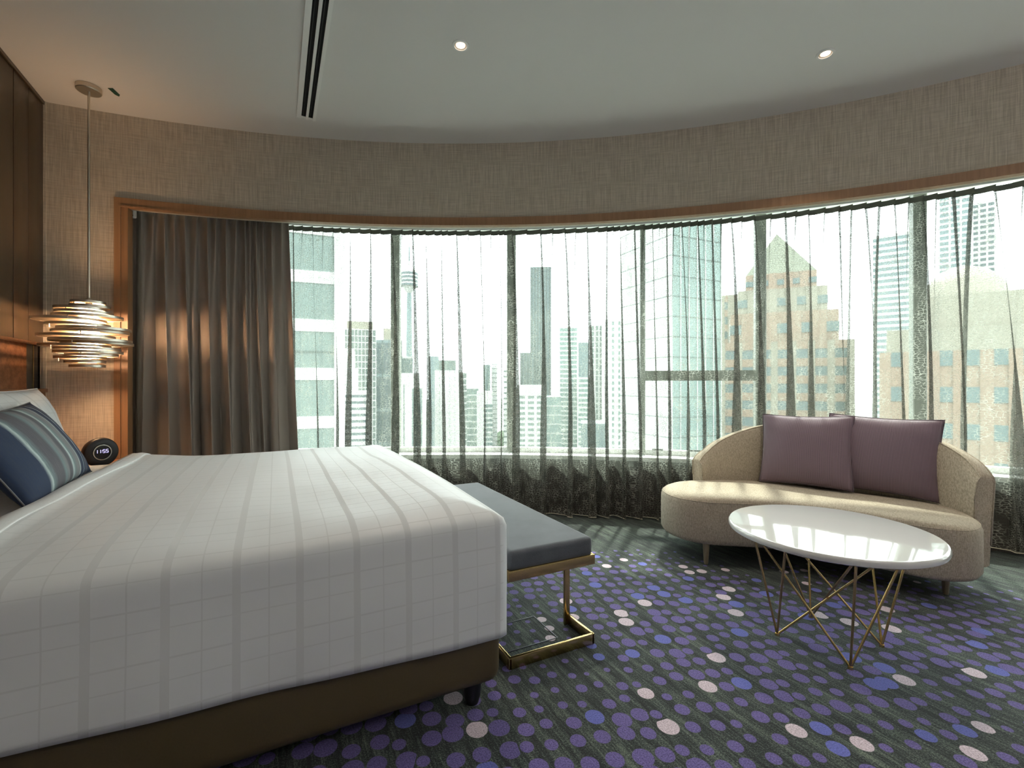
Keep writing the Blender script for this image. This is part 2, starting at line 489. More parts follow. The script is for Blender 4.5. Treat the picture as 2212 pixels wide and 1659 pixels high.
hpart('dark_mirror', (XW - 0.04, XW - 0.014, 3.987, 4.088, 1.07, 1.348), plain('smoked_mirror', (0.02, 0.022, 0.025), 0.08, 0.9, var=0.0))
hpart('lower_ledge', (XW - 0.04, XW + 0.025, 0.70, 4.09, 1.045, 1.07), M['ledge'], 0.003)
hpart('lower_board', (XW - 0.04, XW + 0.012, 0.70, 4.088, 0.0, 1.045), M['ledge'])

# ------------------------------------------------------------------ ceiling fittings
def annulus_prof(ro, ri, z0, z1): return [(ri, z0), (ro, z0), (ro, z1), (ri, z1), (ri, z0)]
def downlight(x, y, label, group):
    t = empty('downlight', (x, y, CEIL), label=label, cat='light', group=group)
    o = obj('trim_ring', lathe_mesh('trim_ring', [(0.032, -0.001), (0.034, -0.006), (0.045, -0.005), (0.048, -0.0005), (0.048, 0.004), (0.032, 0.004), (0.032, -0.001)], 40), M['white_paint'], t); smooth(o, 40)
    o = obj('reflector_cup', lathe_mesh('reflector_cup', [(0.0325, -0.002), (0.030, -0.0015), (0.022, -0.0008), (0.0325, 0.003)], 40), plain('cup', (0.75, 0.66, 0.56), 0.3, 0.3), t); smooth(o)
    obj('led_lens', lathe_mesh('led_lens', [(0, -0.0030), (0.018, -0.0030), (0.0225, -0.0008), (0, -0.0008)], 32), emit('led_lens_glow', (1.0, 0.80, 0.62), 7.0), t)
    ld = bpy.data.lights.new('downlight_beam', 'SPOT'); ld.energy = 45; ld.color = (1.0, 0.87, 0.73)
    ld.spot_size = math.radians(95); ld.spot_blend = 0.8; ld.shadow_soft_size = 0.03
    lo = bpy.data.objects.new('downlight_beam', ld); COL.objects.link(lo); lo.parent = t; lo.location = (0, 0, -0.02)
    return t
downlight(0.901, 2.38, 'round recessed ceiling downlight beside the slot air vent', 'ceiling downlights')
downlight(2.743, 1.51, 'round recessed ceiling downlight above the sofa end', 'ceiling downlights')

def fill_uplight(x, label):  # fill light added behind the camera to brighten the wall above the window
    t = empty('added_fill_light', (x, -2.3, 2.05), label=label, cat='light', group='unseen fill lights added on the rear wall')
    o = obj('bowl', lathe_mesh('bowl', [(0, 0), (.05, .005), (.10, .05), (.115, .11), (.108, .11), (.09, .05), (0, .02)], 28, (0, .12)), M['nickel'], t); smooth(o, 40)
    box_obj('wall_plate', (-.04, .04, 0.0, .012, -.02, .10), M['nickel'], t)
    box_obj('arm', (-.012, .012, .01, .06, .02, .04), M['nickel'], t)
    ld = bpy.data.lights.new('fill_beam', 'SPOT'); ld.energy = 125; ld.color = (1.0, 0.94, 0.90)
    ld.spot_size = math.radians(120); ld.spot_blend = 0.9; ld.shadow_soft_size = 0.06
    lo = bpy.data.objects.new('fill_beam', ld); COL.objects.link(lo); lo.parent = t; lo.location = (0, .12, .13); lo.rotation_euler = (math.radians(152), 0, 0)
fill_uplight(0.2, 'added unseen fill light in a metal bowl on the rear wall near the headboard')
fill_uplight(1.6, 'added unseen fill light in a metal bowl on the middle of the rear wall')
fill_uplight(3.6, 'added unseen fill light in a metal bowl on the rear wall near the window end')

vt = empty('air_vent', (0.189, 2.0, CEIL), label='white linear slot air diffuser with two black slots in the ceiling', cat='vent')
def vbox(name, x0, x1, y0, y1, z0, z1, m):
    return box_obj(name, (x0 - .189, x1 - .189, y0 - 2.0, y1 - 2.0, z0, z1), m, vt)
Y0, Y1 = 0.6, 3.515
vent_white = plain('vent_white', (0.90, 0.89, 0.87), 0.4, var=.01)
for nm, a, b in (('side_rail', 0.128, 0.158), ('centre_bar', 0.187, 0.203), ('side_rail', 0.230, 0.250)):
    vbox(nm, a, b, Y0, Y1, -0.012, -0.0005, vent_white)
for a, b in ((0.158, 0.187), (0.203, 0.230)):
    vbox('slot', a, b, Y0, Y1 - .02, -0.003, -0.0005, M['dark'])
    vbox('slot_end_cap', a, b, Y1 - .02, Y1, -0.006, -0.0005, vent_white)
    vbox('slot_blade', a + .010, a + .013, Y0, Y1 - .04, -0.006, -0.002, M['black'])

# green direction sticker (arrow tag) on the ceiling
bm = bmesh.new()
sp = [(-0.933, 3.725), (-0.905, 3.712), (-0.886, 3.778), (-0.895, 3.800), (-0.912, 3.787)]
lo = [bm.verts.new((x, y, CEIL - 0.0025)) for x, y in sp]; hi = [bm.verts.new((x, y, CEIL - 0.0003)) for x, y in sp]
bm.faces.new(lo); bm.faces.new(hi[::-1])
for i in range(5): bm.faces.new((lo[i], hi[i], hi[(i + 1) % 5], lo[(i + 1) % 5]))
bmesh.ops.recalc_face_normals(bm, faces=bm.faces)
tg = tag(obj('direction_sticker', bm, plain('green_sticker', (0.004, 0.055, 0.030), 0.4)), 'small dark green arrow sticker on the ceiling beside the pendant', 'sticker')
bm = bmesh.new()
for k in range(3):
    box(bm, -0.009, 0.005, -0.0035, 0.0035, -0.0005, 0.0005)
    vs = bm.verts[-8:]
    bmesh.ops.translate(bm, verts=vs, vec=(-0.914 + k * 0.008, 3.738 + k * 0.018, CEIL - 0.0028))
obj('printed_marks', bm, plain('pale_green_print', (0.03, 0.13, 0.09), 0.4), tg)

# ------------------------------------------------------------------ pendant lamp
PX, PY = -1.035, 3.767
pend = empty('pendant_lamp', (PX, PY, 1.2), label='champagne metal pendant lamp of stacked offset rings, glowing beside the bed', cat='lamp')
zc = -1.2
o = obj('canopy', lathe_mesh('canopy', [(0, CEIL + zc - .03), (0.060, CEIL + zc - .03), (0.0635, CEIL + zc - .026), (0.0635, CEIL + zc - .0005), (0, CEIL + zc - .0005)], 40), M['nickel'], pend); smooth(o, 40)
o = obj('rod', lathe_mesh('rod', [(0, 1.61 + zc), (0.0065, 1.61 + zc), (0.0065, CEIL + zc - .03), (0, CEIL + zc - .03)], 14), M['nickel'], pend); smooth(o, 40)
o = obj('socket', lathe_mesh('socket', [(0, 1.55 + zc), (0.016, 1.55 + zc), (0.016, 1.625 + zc), (0.010, 1.635 + zc), (0, 1.635 + zc)], 20), M['nickel'], pend); smooth(o, 40)
o = obj('glass_tube', lathe_mesh('glass_tube', [(0, 1.255 + zc), (0.044, 1.26 + zc), (0.047, 1.28 + zc), (0.047, 1.545 + zc), (0, 1.555 + zc)], 28), emit('warm_lamp_glow', (1.0, 0.60, 0.32), 190.0), pend); smooth(o, 40)
ring_under = plain('cream_ring_underside', (0.72, 0.60, 0.44), 0.5, var=.03)
rings = [(670, 915, 722), (660, 945, 760), (567, 925, 782), (567, 965, 815), (600, 1080, 858), (432, 930, 885), (487, 930, 925),
         (645, 1148, 968), (563, 1095, 990), (478, 1000, 1030), (580, 1142, 1068), (577, 1080, 1085), (422, 910, 1108), (508, 970, 1135),
         (610, 1080, 1170), (655, 1020, 1192), (565, 920, 1215), (627, 910, 1252), (655, 905, 1290)]
KP = 2.884 / 1000 / 4.1475
for k, (x0, x1, y) in enumerate(rings):
    r = (x1 - x0) / 2 * KP; off = ((x0 + x1) / 2 - 795) * KP
    dep = random.uniform(-1, 1) * max(0.0, r - 0.075) * 0.45
    z = CAMH + (829.5 - (480 + y / 4.1475)) * 2.884 / 1000 + zc
    cx, cy = RT.x * off + FW.x * dep, RT.y * off + FW.y * dep
    cx = max(cx, -0.30 + r); cy = min(cy, 0.27 - r)
    h = 0.0075; ri = max(0.05, r * 0.42)
    # flat plate with a hole about the light tube, rim band proud below
    prof = [(r - .004, z - h), (r, z - h), (r, z + h), (r - .004, z + h), (r - .004, z - h)]
    rim = obj('ring_band', lathe_mesh('ring_band', prof, 48, (cx, cy)), M['nickel'], pend); smooth(rim, 40)
    n = 48; P = []
    hx, hy = cx * 0.0, cy * 0.0
    for i in range(n):
        a = 2 * math.pi * i / n; ca, sa = math.cos(a), math.sin(a)
        row = []
        for rr, zz, inner in ((1, z - h * .55, 0), (1, z - h * .55, 1), (1, z + h * .55, 1), (1, z + h * .55, 0), (1, z - h * .55, 0)):
            if inner: row.append((hx + 0.054 * ca, hy + 0.054 * sa, zz))
            else: row.append((cx + (r - .003) * ca, cy + (r - .003) * sa, zz))
        P.append(row)
    me = grid_mesh('ring_plate', P, close_u=True)
    b2 = bmesh.new(); b2.from_mesh(me); bmesh.ops.remove_doubles(b2, verts=b2.verts, dist=1e-6); bmesh.ops.recalc_face_normals(b2, faces=b2.faces); b2.to_mesh(me); b2.free()
    pl = obj('ring_plate', me, ring_under, rim); smooth(pl, 30)
    if k % 2 == 0 and k < len(rings) - 1:
        a = -1.9 + random.uniform(-.5, .5)
        px_, py_ = cx + (r - .006) * math.cos(a), cy + (r - .006) * math.sin(a)
        pm = obj('spacer_pin', lathe_mesh('spacer_pin', [(0, z - .028), (0.003, z - .028), (0.003, z + .008), (0, z + .008)], 8, (px_, py_)), M['nickel'], rim); smooth(pm, 40)

# ------------------------------------------------------------------ curtains
def curtain_mesh(name, a0, a1, r_fn, z_top, z_bot_fn, n_fold, cols, rows, amp_top, amp_bot, t_top, t_bot, seed, lean=None):
    """pleated cloth: two pinch pleats at the heading merge into one deep fold lower down"""
    rnd = random.Random(seed)
    wid = [rnd.uniform(0.6, 1.5) for _ in range(n_fold)]
    cum = np.concatenate([[0], np.cumsum(wid)]); cum = cum / cum[-1]
    J = [[rnd.uniform(-1, 1) for _ in range(n_fold + 1)] for _ in range(5)]
    ampk = [rnd.uniform(0.55, 1.2) for _ in range(n_fold + 1)]
    P = np.zeros((cols, rows, 3)); UV = np.zeros((cols, rows, 2))
    total = abs(math.radians(a1 - a0)) * ARC_R
    for i in range(cols):
        u = i / (cols - 1)
        k = min(n_fold - 1, int(np.searchsorted(cum, u, side='right') - 1))
        f = (u - cum[k]) / (cum[k + 1] - cum[k])
        g = f * f * (3 - 2 * f)
        mixj = [q[k] * (1 - g) + q[k + 1] * g for q in J]
        a_h = ampk[k] * (1 - g) + ampk[k + 1] * g
        ph = 2 * math.pi * f
        w = (cum[k + 1] - cum[k]) * total
        for j in range(rows):
            v = j / (rows - 1)
            e = min(1.0, v * 1.5) ** 0.8
            n_off = (1 - e) * amp_top * math.sin(2 * ph + mixj[0]) + e * amp_bot * a_h * (math.sin(ph + 0.5 * mixj[1]) + 0.28 * math.sin(2 * ph + 2 * mixj[2] + v))
            n_off += amp_top * 0.25 * e * math.sin(3 * ph + 3 * mixj[3])
            tw = w * ((1 - e) * t_top * math.sin(2 * ph + 0.8 + mixj[0]) + e * t_bot * a_h * math.sin(ph + 0.9 + 0.7 * mixj[1]) + e * 0.25 * t_bot * math.sin(2 * ph + mixj[4]))
            drift = 0.020 * mixj[4] * e + 0.012 * math.sin(2.5 * v + 3 * mixj[3]) * e
            uu = u * total + tw + drift
            if lean: uu += lean(u, v)
            a = a0 + (a1 - a0) * uu / total
            p = arc(a, r_fn(a) - n_off); zb = z_bot_fn(a)
            P[i, j] = (p.x, p.y, z_top + (zb - z_top) * v)
            UV[i, j] = (u * total * 1.7, z_top - (z_top - zb) * v)
    return grid_mesh(name, P, UV), P

# sheer
def r_sheer(a): return ARC_R + 0.315 + 0.04 * max(0.0, min(1.0, (56 - a) / 23))
def zb_sheer(a): return 0.012 + 0.025 * max(0.0, min(1.0, (56 - a) / 23))
sc_root = empty('sheer_curtain', arc(45, ARC_R + .30), label='long sheer burnout curtain hung along the whole curved window', cat='curtain')
me, SP = curtain_mesh('sheer_cloth', 79.5, 14.6, r_sheer, 2.375, zb_sheer, 52, 52 * 34, 26, 0.016, 0.046, 0.125, 0.33, 11)
def spart(name, me, m):
    o = obj(name, me, m); o.parent = sc_root; o.matrix_parent_inverse = Matrix.Translation(-sc_root.location); return smooth(o)
spart('sheer_cloth', me, M['sheer'])
hem = SP[:, -1, :]
tape_m = plain('cream_hem_tape', (0.62, 0.57, 0.45), 0.8)
spart('hem_cord', tube_mesh('hem_cord', hem[::3], 0.0035, 5), tape_m)
# heading tape follows the top of the cloth
top = SP[:, 0, :]
HP = np.stack([np.stack([top + [0, 0, 0.008]], 1)[:, 0], np.stack([top - [0, 0, 0.030]], 1)[:, 0]], 1)
rad = HP[:, :, :2] - np.array([ARC_C.x, ARC_C.y]); HP[:, :, :2] -= rad / np.linalg.norm(rad, axis=2, keepdims=True) * 0.004
tape2 = plain('olive_heading_tape', (0.15, 0.16, 0.13), 0.9)
spart('heading_tape', grid_mesh('heading_tape', HP), tape2)
tr = empty('curtain_track', arc(45, ARC_R + .25), label='slim curtain track fixed under the window recess with end bracket', cat='curtain track')
def tpart(name, me, m):
    o = obj(name, me, m); o.parent = tr; o.matrix_parent_inverse = Matrix.Translation(-tr.location); return o
for r in (ARC_R + 0.19, ARC_R + 0.315):
    tpart('rail', tube_mesh('rail', [arc(82.9 - (82.9 - 14.5) * i / 90, r) + Vector((0, 0, 2.393)) for i in range(91)], 0.006, 8), M['white_paint'])
tpart('end_bracket', arc_box(81.95, 0.030, ARC_R + 0.095, ARC_R + 0.13, 2.282, 2.398), M['white_paint'])
tpart('bracket_pulley', arc_box(81.95, 0.014, ARC_R + 0.088, ARC_R + 0.097, 2.288, 2.302), M['black'])

# blackout drape
def drape_mat():
    t = NT('taupe_satin_blackout')
    a = t.noise(t.coord('UV', (400, 400, 1)), 1.0, 2)
    return t.done(t.principled(t.mix(a, (0.30, 0.262, 0.225, 1), (0.40, 0.352, 0.308, 1)), 0.52, 0.0, t.bump(a, 0.06, 0.001), Sheen_Weight=0.25, Sheen_Roughness=0.4))
M['drape'] = drape_mat()
def lean_d(u, v): return 0.075 * u * (v ** 1.3)
dr = empty('blackout_curtain', arc(78, ARC_R + .2), label='taupe grey blackout curtain drawn to the left end of the window', cat='curtain')
me, DP = curtain_mesh('drape_cloth', 82.85, 73.85, lambda a: ARC_R + 0.195, 2.372, lambda a: 0.02, 9, 9 * 50, 40, 0.022, 0.060, 0.10, 0.20, 5, lean=lean_d)
o = obj('drape_cloth', me, M['drape']); o.parent = dr; o.matrix_parent_inverse = Matrix.Translation(-dr.location); smooth(o)
md = o.modifiers.new('cloth', 'SOLIDIFY'); md.thickness = 0.003
topd = DP[:, 0, :]
HP = np.stack([topd + [0, 0, 0.010], topd - [0, 0, 0.05]], 1)
rad = HP[:, :, :2] - np.array([ARC_C.x, ARC_C.y]); HP[:, :, :2] -= rad / np.linalg.norm(rad, axis=2, keepdims=True) * 0.005
o = obj('heading_band', grid_mesh('heading_band', HP), M['drape']); o.parent = dr; o.matrix_parent_inverse = Matrix.Translation(-dr.location); smooth(o)

# ------------------------------------------------------------------ bed
BX0, BX1, BY0, BY1 = -1.325, 0.690, 1.415, 3.43
bed = empty('bed', (-0.32, 2.42, 0), label='king size bed with olive brown leather base and white mattress', cat='bed')
def bpart(name, b, m, bevel, seg=4):
    return box_obj(name, (b[0] + .32, b[1] + .32, b[2] - 2.42, b[3] - 2.42, b[4], b[5]), m, bed, bevel, seg)
leather = plain('olive_brown_leather', (0.090, 0.066, 0.030), 0.42, var=.12, scale=180, bump=0.15)
bpart('base', (BX0, BX1, BY0, BY1, 0.085, 0.40), leather, 0.045, 5)
bpart('mattress', (BX0, BX1 - .02, BY0 + .01, BY1 - .01, 0.385, 0.646), M['white_fabric'], 0.06, 5)
for x, y in ((0.606, 1.49), (0.606, 3.34), (-1.24, 1.49), (-1.24, 3.34)):
    o = obj('leg', lathe_mesh('leg', [(0, 0), (0.022, 0), (0.030, 0.03), (0.034, 0.092), (0, 0.092)], 20, (x + .32, y - 2.42)), M['black'], bed); smooth(o, 40)

def grid_cloth(name, white=(0.80, 0.815, 0.82)):
    t = NT(name); tc = t.n('ShaderNodeTexCoord'); sep = t.n('ShaderNodeSeparateXYZ'); t.l(tc.outputs['UV'], sep.inputs[0])
    u, v = sep.outputs[0], sep.outputs[1]
    def line(c, period, off, w):
        f = t.math('FRACT', t.math('ADD', t.math('DIVIDE', c, period), off))
        d = t.math('ABSOLUTE', t.math('SUBTRACT', f, 0.5))
        return t.math('LESS_THAN', d, w / period / 2)
    wide = line(u, 0.150, 0.1, 0.019)
    thin = t.math('MAXIMUM', line(u, 0.150, 0.6, 0.0035), line(v, 0.125, 0.0, 0.0045))
    thin = t.math('MAXIMUM', thin, line(v, 0.125, 0.42, 0.003))
    fab = t.noise(t.coord('UV', (700, 700, 1)), 1, 2)
    f = t.math('MAXIMUM', t.math('MULTIPLY', wide, 0.9), t.math('MULTIPLY', thin, 0.8))
    col = t.mix(f, white + (1,), (0.71, 0.72, 0.72, 1))
    return t.done(t.principled(col, t.mrange(f, 0, 1, 0.5, 0.8), 0.0, t.bump(fab, 0.03, 0.001), Specular_IOR_Level=t.mrange(f, 0, 1, 0.5, 0.15)))
M['duvet'] = grid_cloth('white_grid_jacquard')

def wavy(x, y):
    return (0.013 * math.sin(3.1 * x + 1.3 * y + 0.4) * math.sin(2.3 * y + 0.9) + 0.008 * math.sin(7.0 * x - 2.0 * y + 1.0) + 0.005 * math.sin(5 * y + 4 * x)
            + 0.0035 * math.sin(13 * x + 4 * y) * math.sin(9 * y))
def duvet():
    HX, FX, NY, FY = -0.715, 0.700, 1.395, 3.452      # head edge, foot, near, far
    ymid = (NY + FY) / 2; cr = 0.035
    path = []                                        # U path near-head -> near-foot -> far-foot -> far-head
    n1 = 90
    for i in range(n1): path.append((HX + (FX - cr - HX) * i / (n1 - 1), NY, 'n'))
    for i in range(1, 6):
        a = -math.pi / 2 + math.pi / 2 * i / 6; path.append((FX - cr + cr * math.cos(a), NY + cr + cr * math.sin(a), 'n' if i < 3 else 'f'))
    n2 = 90
    for i in range(n2): path.append((FX, NY + cr + (FY - NY - 2 * cr) * i / (n2 - 1), 'f'))
    for i in range(1, 6):
        a = math.pi / 2 * i / 6; path.append((FX - cr + cr * math.cos(a), FY - cr + cr * math.sin(a), 'f' if i < 3 else 'r'))
    for i in range(n1): path.append((FX - cr - (FX - cr - HX) * i / (n1 - 1), FY, 'r'))
    q_top = [0, .12, .25, .38, .5, .6, .7, .78, .84, .89, .93, .96, .98, .995]
    nside = 16
    P = []; UV = []
    for (x, y, s) in path:
        row = []; uvr = []
        # spine point
        sx = max(HX, min(FX - 0.75, x)) if s != 'f' else FX - 0.75
        sx = min(sx, FX - 0.75); sy = ymid
        d_in = math.hypot(x - sx, y - sy)
        for q in q_top:
            px, py = sx + (x - sx) * q, sy + (y - sy) * q
            de = min(py - NY, FX - px, FY - py)       # distance to nearest draped edge
            rr = 0.21
            t = min(1.0, max(0.0, de / rr))
            edge = math.sqrt(max(0.0, 1 - (1 - t) ** 2.4))
            z = 0.628 + 0.047 * edge + wavy(px, py) * min(1, de / 0.15 + .1)
            # soft crown over the sleeping area
            z += 0.018 * math.sin(math.pi * max(0, min(1, (py - NY) / (FY - NY)))) ** 0.7
            # head edge: rolled fold
            if px < HX + 0.06: z += 0.010 * math.sin(math.pi * (px - HX) / 0.06 * .5 + math.pi / 2)
            row.append((px, py, z)); uvr.append((px, py))
        # drape
        if s == 'n': hemz = 0.305 - 0.055 * (x + 0.715) / 1.415; nx, ny = 0, -1
        elif s == 'f': hemz = 0.25; nx, ny = 1, 0
        else: hemz = 0.29; nx, ny = 0, 1
        zt = row[-1][2]
        for k in range(1, nside + 1):
            v = k / nside
            z = zt + (hemz - zt) * v
            w = 0.004 * v * math.sin(x * 9 + y * 7 + 1.2) + 0.002 * v * math.sin(17 * x + 13 * y) + 0.008 * v
            w += 0.002 * math.sin(7 * v + 3 * x + 2 * y)
            if s == 'f': w = w * 0.35 + 0.006
            row.append((x + nx * w, y + ny * w, z))
            uvr.append((x + nx * (zt - z), y + ny * (zt - z)))
        P.append(row); UV.append(uvr)
    return grid_mesh('duvet', P, UV)
dv = obj('duvet', duvet(), M['duvet'])
bm = bmesh.new(); bm.from_mesh(dv.data); bmesh.ops.remove_doubles(bm, verts=bm.verts, dist=1e-4)
bmesh.ops.recalc_face_normals(bm, faces=bm.faces); bm.to_mesh(dv.data); bm.free()
smooth(dv)
md = dv.modifiers.new('thick', 'SOLIDIFY'); md.thickness = 0.012; md.offset = -1
tag(dv, 'white duvet woven with a pale grey grid, draped over the bed', 'duvet')

# turned-down sheet band next to the pillows
P = []
xs = np.linspace(-0.745, -0.665, 14)
for i in range(60):
    y = 1.388 + (3.458 - 1.388) * i / 59
    de = min(y - 1.388, 3.458 - y); t = min(1, de / .16)
    base = 0.632 + 0.052 * math.sqrt(max(0, 1 - (1 - t) ** 2.2)) + 0.016 * math.sin(math.pi * i / 59) ** .7
    row = []
    for k, x in enumerate(xs):
        f = k / 13
        xx = x + 0.02 * math.sin(y * 2.1 + .5) + 0.006 * math.sin(9 * y)
        row.append((xx, y, base + 0.007 * math.sin(math.pi * f) + wavy(xx, y) * .8 * t - 0.010 * (1 - f) ** 2))
    P.append(row)
fold = obj('folded_sheet', grid_mesh('folded_sheet', P, flip=True), M['white_fabric']); smooth(fold)
md = fold.modifiers.new('thick', 'SOLIDIFY'); md.thickness = 0.01; md.offset = -1
tag(fold, 'plain white folded sheet edge lying across the bed below the pillows', 'bed sheet')

# ------------------------------------------------------------------ pillows and cushions
def pillow_mesh(name, w, h, t, n=28, ear=0.05, pw=2.6, wr=0.0, seed=0):
    rnd = random.Random(seed); ph = [rnd.uniform(0, 6.28) for _ in range(6)]
    V = []; F = []; U = []
    def co(i, j, side):
        u = -1 + 2 * i / n; v = -1 + 2 * j / n
        u = math.copysign(abs(u) ** 0.85, u); v = math.copysign(abs(v) ** 0.85, v)
        x = w / 2 * u * (1 - ear * (1 - v * v)); y = h / 2 * v * (1 - ear * (1 - u * u) * w / h)
        th = t / 2 * max(0, (1 - abs(u) ** pw)) ** 0.55 * max(0, (1 - abs(v) ** pw)) ** 0.55
        edge = (1 - max(abs(u), abs(v)))
        th += wr * min(1, edge * 6) * (math.sin(9 * u + ph[0] + 2 * v) * math.sin(5 * v + ph[1]) + .5 * math.sin(14 * v + 4 * u + ph[2])) * (abs(u) ** 2 + abs(v) ** 2) * .5
        return (x, -side * th if side else 0, y)       # y axis is the thickness; front is -y
    idx = {}
    for side in (1, -1):
        for i in range(n + 1):
            for j in range(n + 1):
                rim = i in (0, n) or j in (0, n)
                key = (i, j, 0 if rim else side)
                if key not in idx:
                    idx[key] = len(V); p = co(i, j, 0 if rim else side); V.append(p); U.append((p[0], p[2]))
    for side in (1, -1):
        for i in range(n):
            for j in range(n):
                q = []
                for a, b in ((i, j), (i + 1, j), (i + 1, j + 1), (i, j + 1)):
                    rim = a in (0, n) or b in (0, n); q.append(idx[(a, b, 0 if rim else side)])
                F.append(q if side == 1 else q[::-1])
    me = bpy.data.meshes.new(name); me.from_pydata(V, [], F)
    uv = me.uv_layers.new(name='UVMap')
    for l in me.loops: uv.data[l.index].uv = U[l.vertex_index]
    rim = [co(i, 0, 0) for i in range(n)] + [co(n, j, 0) for j in range(n)] + [co(n - i, n, 0) for i in range(n)] + [co(0, n - j, 0) for j in range(n)]
    return me, rim
def pillow(name, w, h, t, m, base_mid, face, lean, label, cat, group=None, roll=0.0, seam=True, **k):
    """base_mid: middle of the bottom edge; face: horizontal direction the front looks to; lean: radians back"""
    root = empty(name, base_mid, label=label, cat=cat, group=group)
    f = Vector(face).normalized()
    # local: x along width, -y is front, z up
    yax = -f; xax = yax.cross(Vector((0, 0, 1))); zax = Vector((0, 0, 1))
    R = Matrix((xax, yax, zax)).transposed()
    R = R @ Matrix.Rotation(-lean, 3, 'X') @ Matrix.Rotation(roll, 3, 'Y')
    me, rim = pillow_mesh('cover', w, h, t, **k)
    off = Vector((0, 0, h / 2))
    o = obj('cover', me, m, root); smooth(o)
    o.matrix_local = (R.to_4x4() @ Matrix.Translation(off))
    if seam:
        s = obj('seam_piping', tube_mesh('seam_piping', rim, 0.0028, 6, closed=True), m, root); s.matrix_local = (R.to_4x4() @ Matrix.Translation(off)); smooth(s)
    return root

def pillow_grid(): return grid_cloth('white_pillow_jacquard')
M['pillow'] = pillow_grid()
pillow('bed_pillow', 0.80, 0.44, 0.20, M['pillow'], (-1.025, 3.02, 0.655), (1, 0, 0), 0.30, 'plump white pillow propped at the window side of the headboard', 'pillow', 'white bed pillows', seed=2, wr=0.004, ear=0.035)
pillow('bed_pillow', 0.80, 0.46, 0.14, M['pillow'], (-1.235, 2.66, 0.655), (1, 0, 0), 0.05, 'white pillow standing behind the plump one, cut off by the left edge', 'pillow', 'white bed pillows', seed=4, wr=0.004, ear=0.035)

def striped():
    t = NT('painted_stripe_fabric')
    tc = t.n('ShaderNodeTexCoord'); sep = t.n('ShaderNodeSeparateXYZ'); t.l(tc.outputs['UV'], sep.inputs[0])
    nz = t.noise(t.coord('UV', (5, 1.5, 1)), 1.0, 3); nf = t.noise(t.coord('UV', (130, 16, 1)), 1.0, 3, .7)
    c = t.math('ADD', sep.outputs[0], t.math('ADD', t.math('MULTIPLY', t.math('SUBTRACT', nz, .5), .035), t.math('MULTIPLY', t.math('SUBTRACT', nf, .5), .022)))
    f = t.mrange(c, -0.33, 0.285)
    navy, grey, teal, mauve, pale = (.014, .032, .085), (.26, .265, .27), (.22, .30, .31), (.13, .125, .145), (.62, .72, .72)
    st = [(0, navy), (.20, navy), (.235, pale), (.25, teal), (.31, mauve), (.43, mauve), (.47, teal), (.53, grey), (.56, mauve), (.60, mauve), (.625, pale), (.65, teal), (.70, grey), (.755, grey), (.765, pale), (.775, mauve), (.80, navy), (.85, navy), (.865, pale), (.875, navy), (.915, navy), (.93, (.2, .19, .2)), (.95, navy), (.975, mauve), (1, navy)]
    r1 = t.ramp(f, st)
    return t.done(t.principled(t.mix(t.mrange(nf, .3, .7, 0, .35), r1, (.05, .055, .07, 1)), 0.8, 0.0, t.bump(nf, .1, .001)))
M['striped'] = striped()
pillow('striped_cushion', 0.72, 0.40, 0.15, M['striped'], (-0.775, 2.560, 0.662), (1, 0.02, 0), 0.56, 'navy, grey and teal brush-striped cushion leaning on the bed pillow', 'cushion', seed=9, wr=0.003, ear=0.04, roll=-0.05)

# ------------------------------------------------------------------ nightstand with clock
ns = empty('nightstand', (-1.06, 3.74, 0), label='brown wooden nightstand between the bed and the curved wall', cat='nightstand')
def nbox(name, b, m, bevel=.004): return box_obj(name, (b[0] + 1.06, b[1] + 1.06, b[2] - 3.74, b[3] - 3.74, b[4], b[5]), m, ns, bevel)
nbox('body', (-1.32, -0.83, 3.53, 3.97, 0.10, 0.575), M['ledge'])
nbox('top', (-1.325, -0.815, 3.52, 3.98, 0.575, 0.597), M['ledge'])
for z in (0.13, 0.36):
    d = nbox('drawer', (-0.832, -0.818, 3.54, 3.96, z, z + .20), M['ledge'])
    h = box_obj('handle', (-0.818 + 1.06, -0.804 + 1.06, 3.68 - 3.74, 3.82 - 3.74, z + .15, z + .162), M['brass'], d)
for x in (-1.29, -0.87):
    for y in (3.56, 3.94): nbox('leg', (x - .02, x + .02, y - .02, y + .02, 0, 0.10), M['black'])

cf = Vector((0.62, -0.78, 0)).normalized()           # clock faces the bed foot
ck = empty('alarm_clock', (-0.945, 3.640, 0.598), math.atan2(cf.y, cf.x), 'round black digital alarm clock reading 11:55 on the nightstand', 'clock')
RC = 0.092
def lathe_x(name, prof, n=40):                        # profile (x, r) turned about x, centred RC above the base
    P = []
    for i in range(n):
        a = 2 * math.pi * i / n
        P.append([(x, r * math.cos(a), RC - 0.004 + r * math.sin(a)) for x, r in prof])
    me = grid_mesh(name, P, close_u=True)
    b2 = bmesh.new(); b2.from_mesh(me); bmesh.ops.remove_doubles(b2, verts=b2.verts, dist=1e-5); bmesh.ops.recalc_face_normals(b2, faces=b2.faces); b2.to_mesh(me); b2.free()
    return me
o = obj('body', lathe_x('body', [(-0.07, 0), (-0.07, 0.05), (-0.06, 0.068), (-0.03, 0.083), (0.0, 0.088), (0.012, 0.086), (0.020, 0.078), (0.020, 0.050), (0.012, 0.046), (0.012, 0)]), M['black'], ck); smooth(o, 50)
o = obj('bezel', lathe_x('bezel', [(0.012, 0.046), (0.022, 0.047), (0.022, 0.042), (0.013, 0.041)]), plain('chrome', (0.5, 0.48, 0.45), 0.2, 1.0), ck); smooth(o, 40)
o = obj('screen', lathe_x('screen', [(0.0125, 0.042), (0.0145, 0.041), (0.0145, 0)]), plain('clock_screen', (0.010, 0.010, 0.016), 0.12), ck)
SEG = {'1': 'bc', '5': 'afgcd'}
bm = bmesh.new()
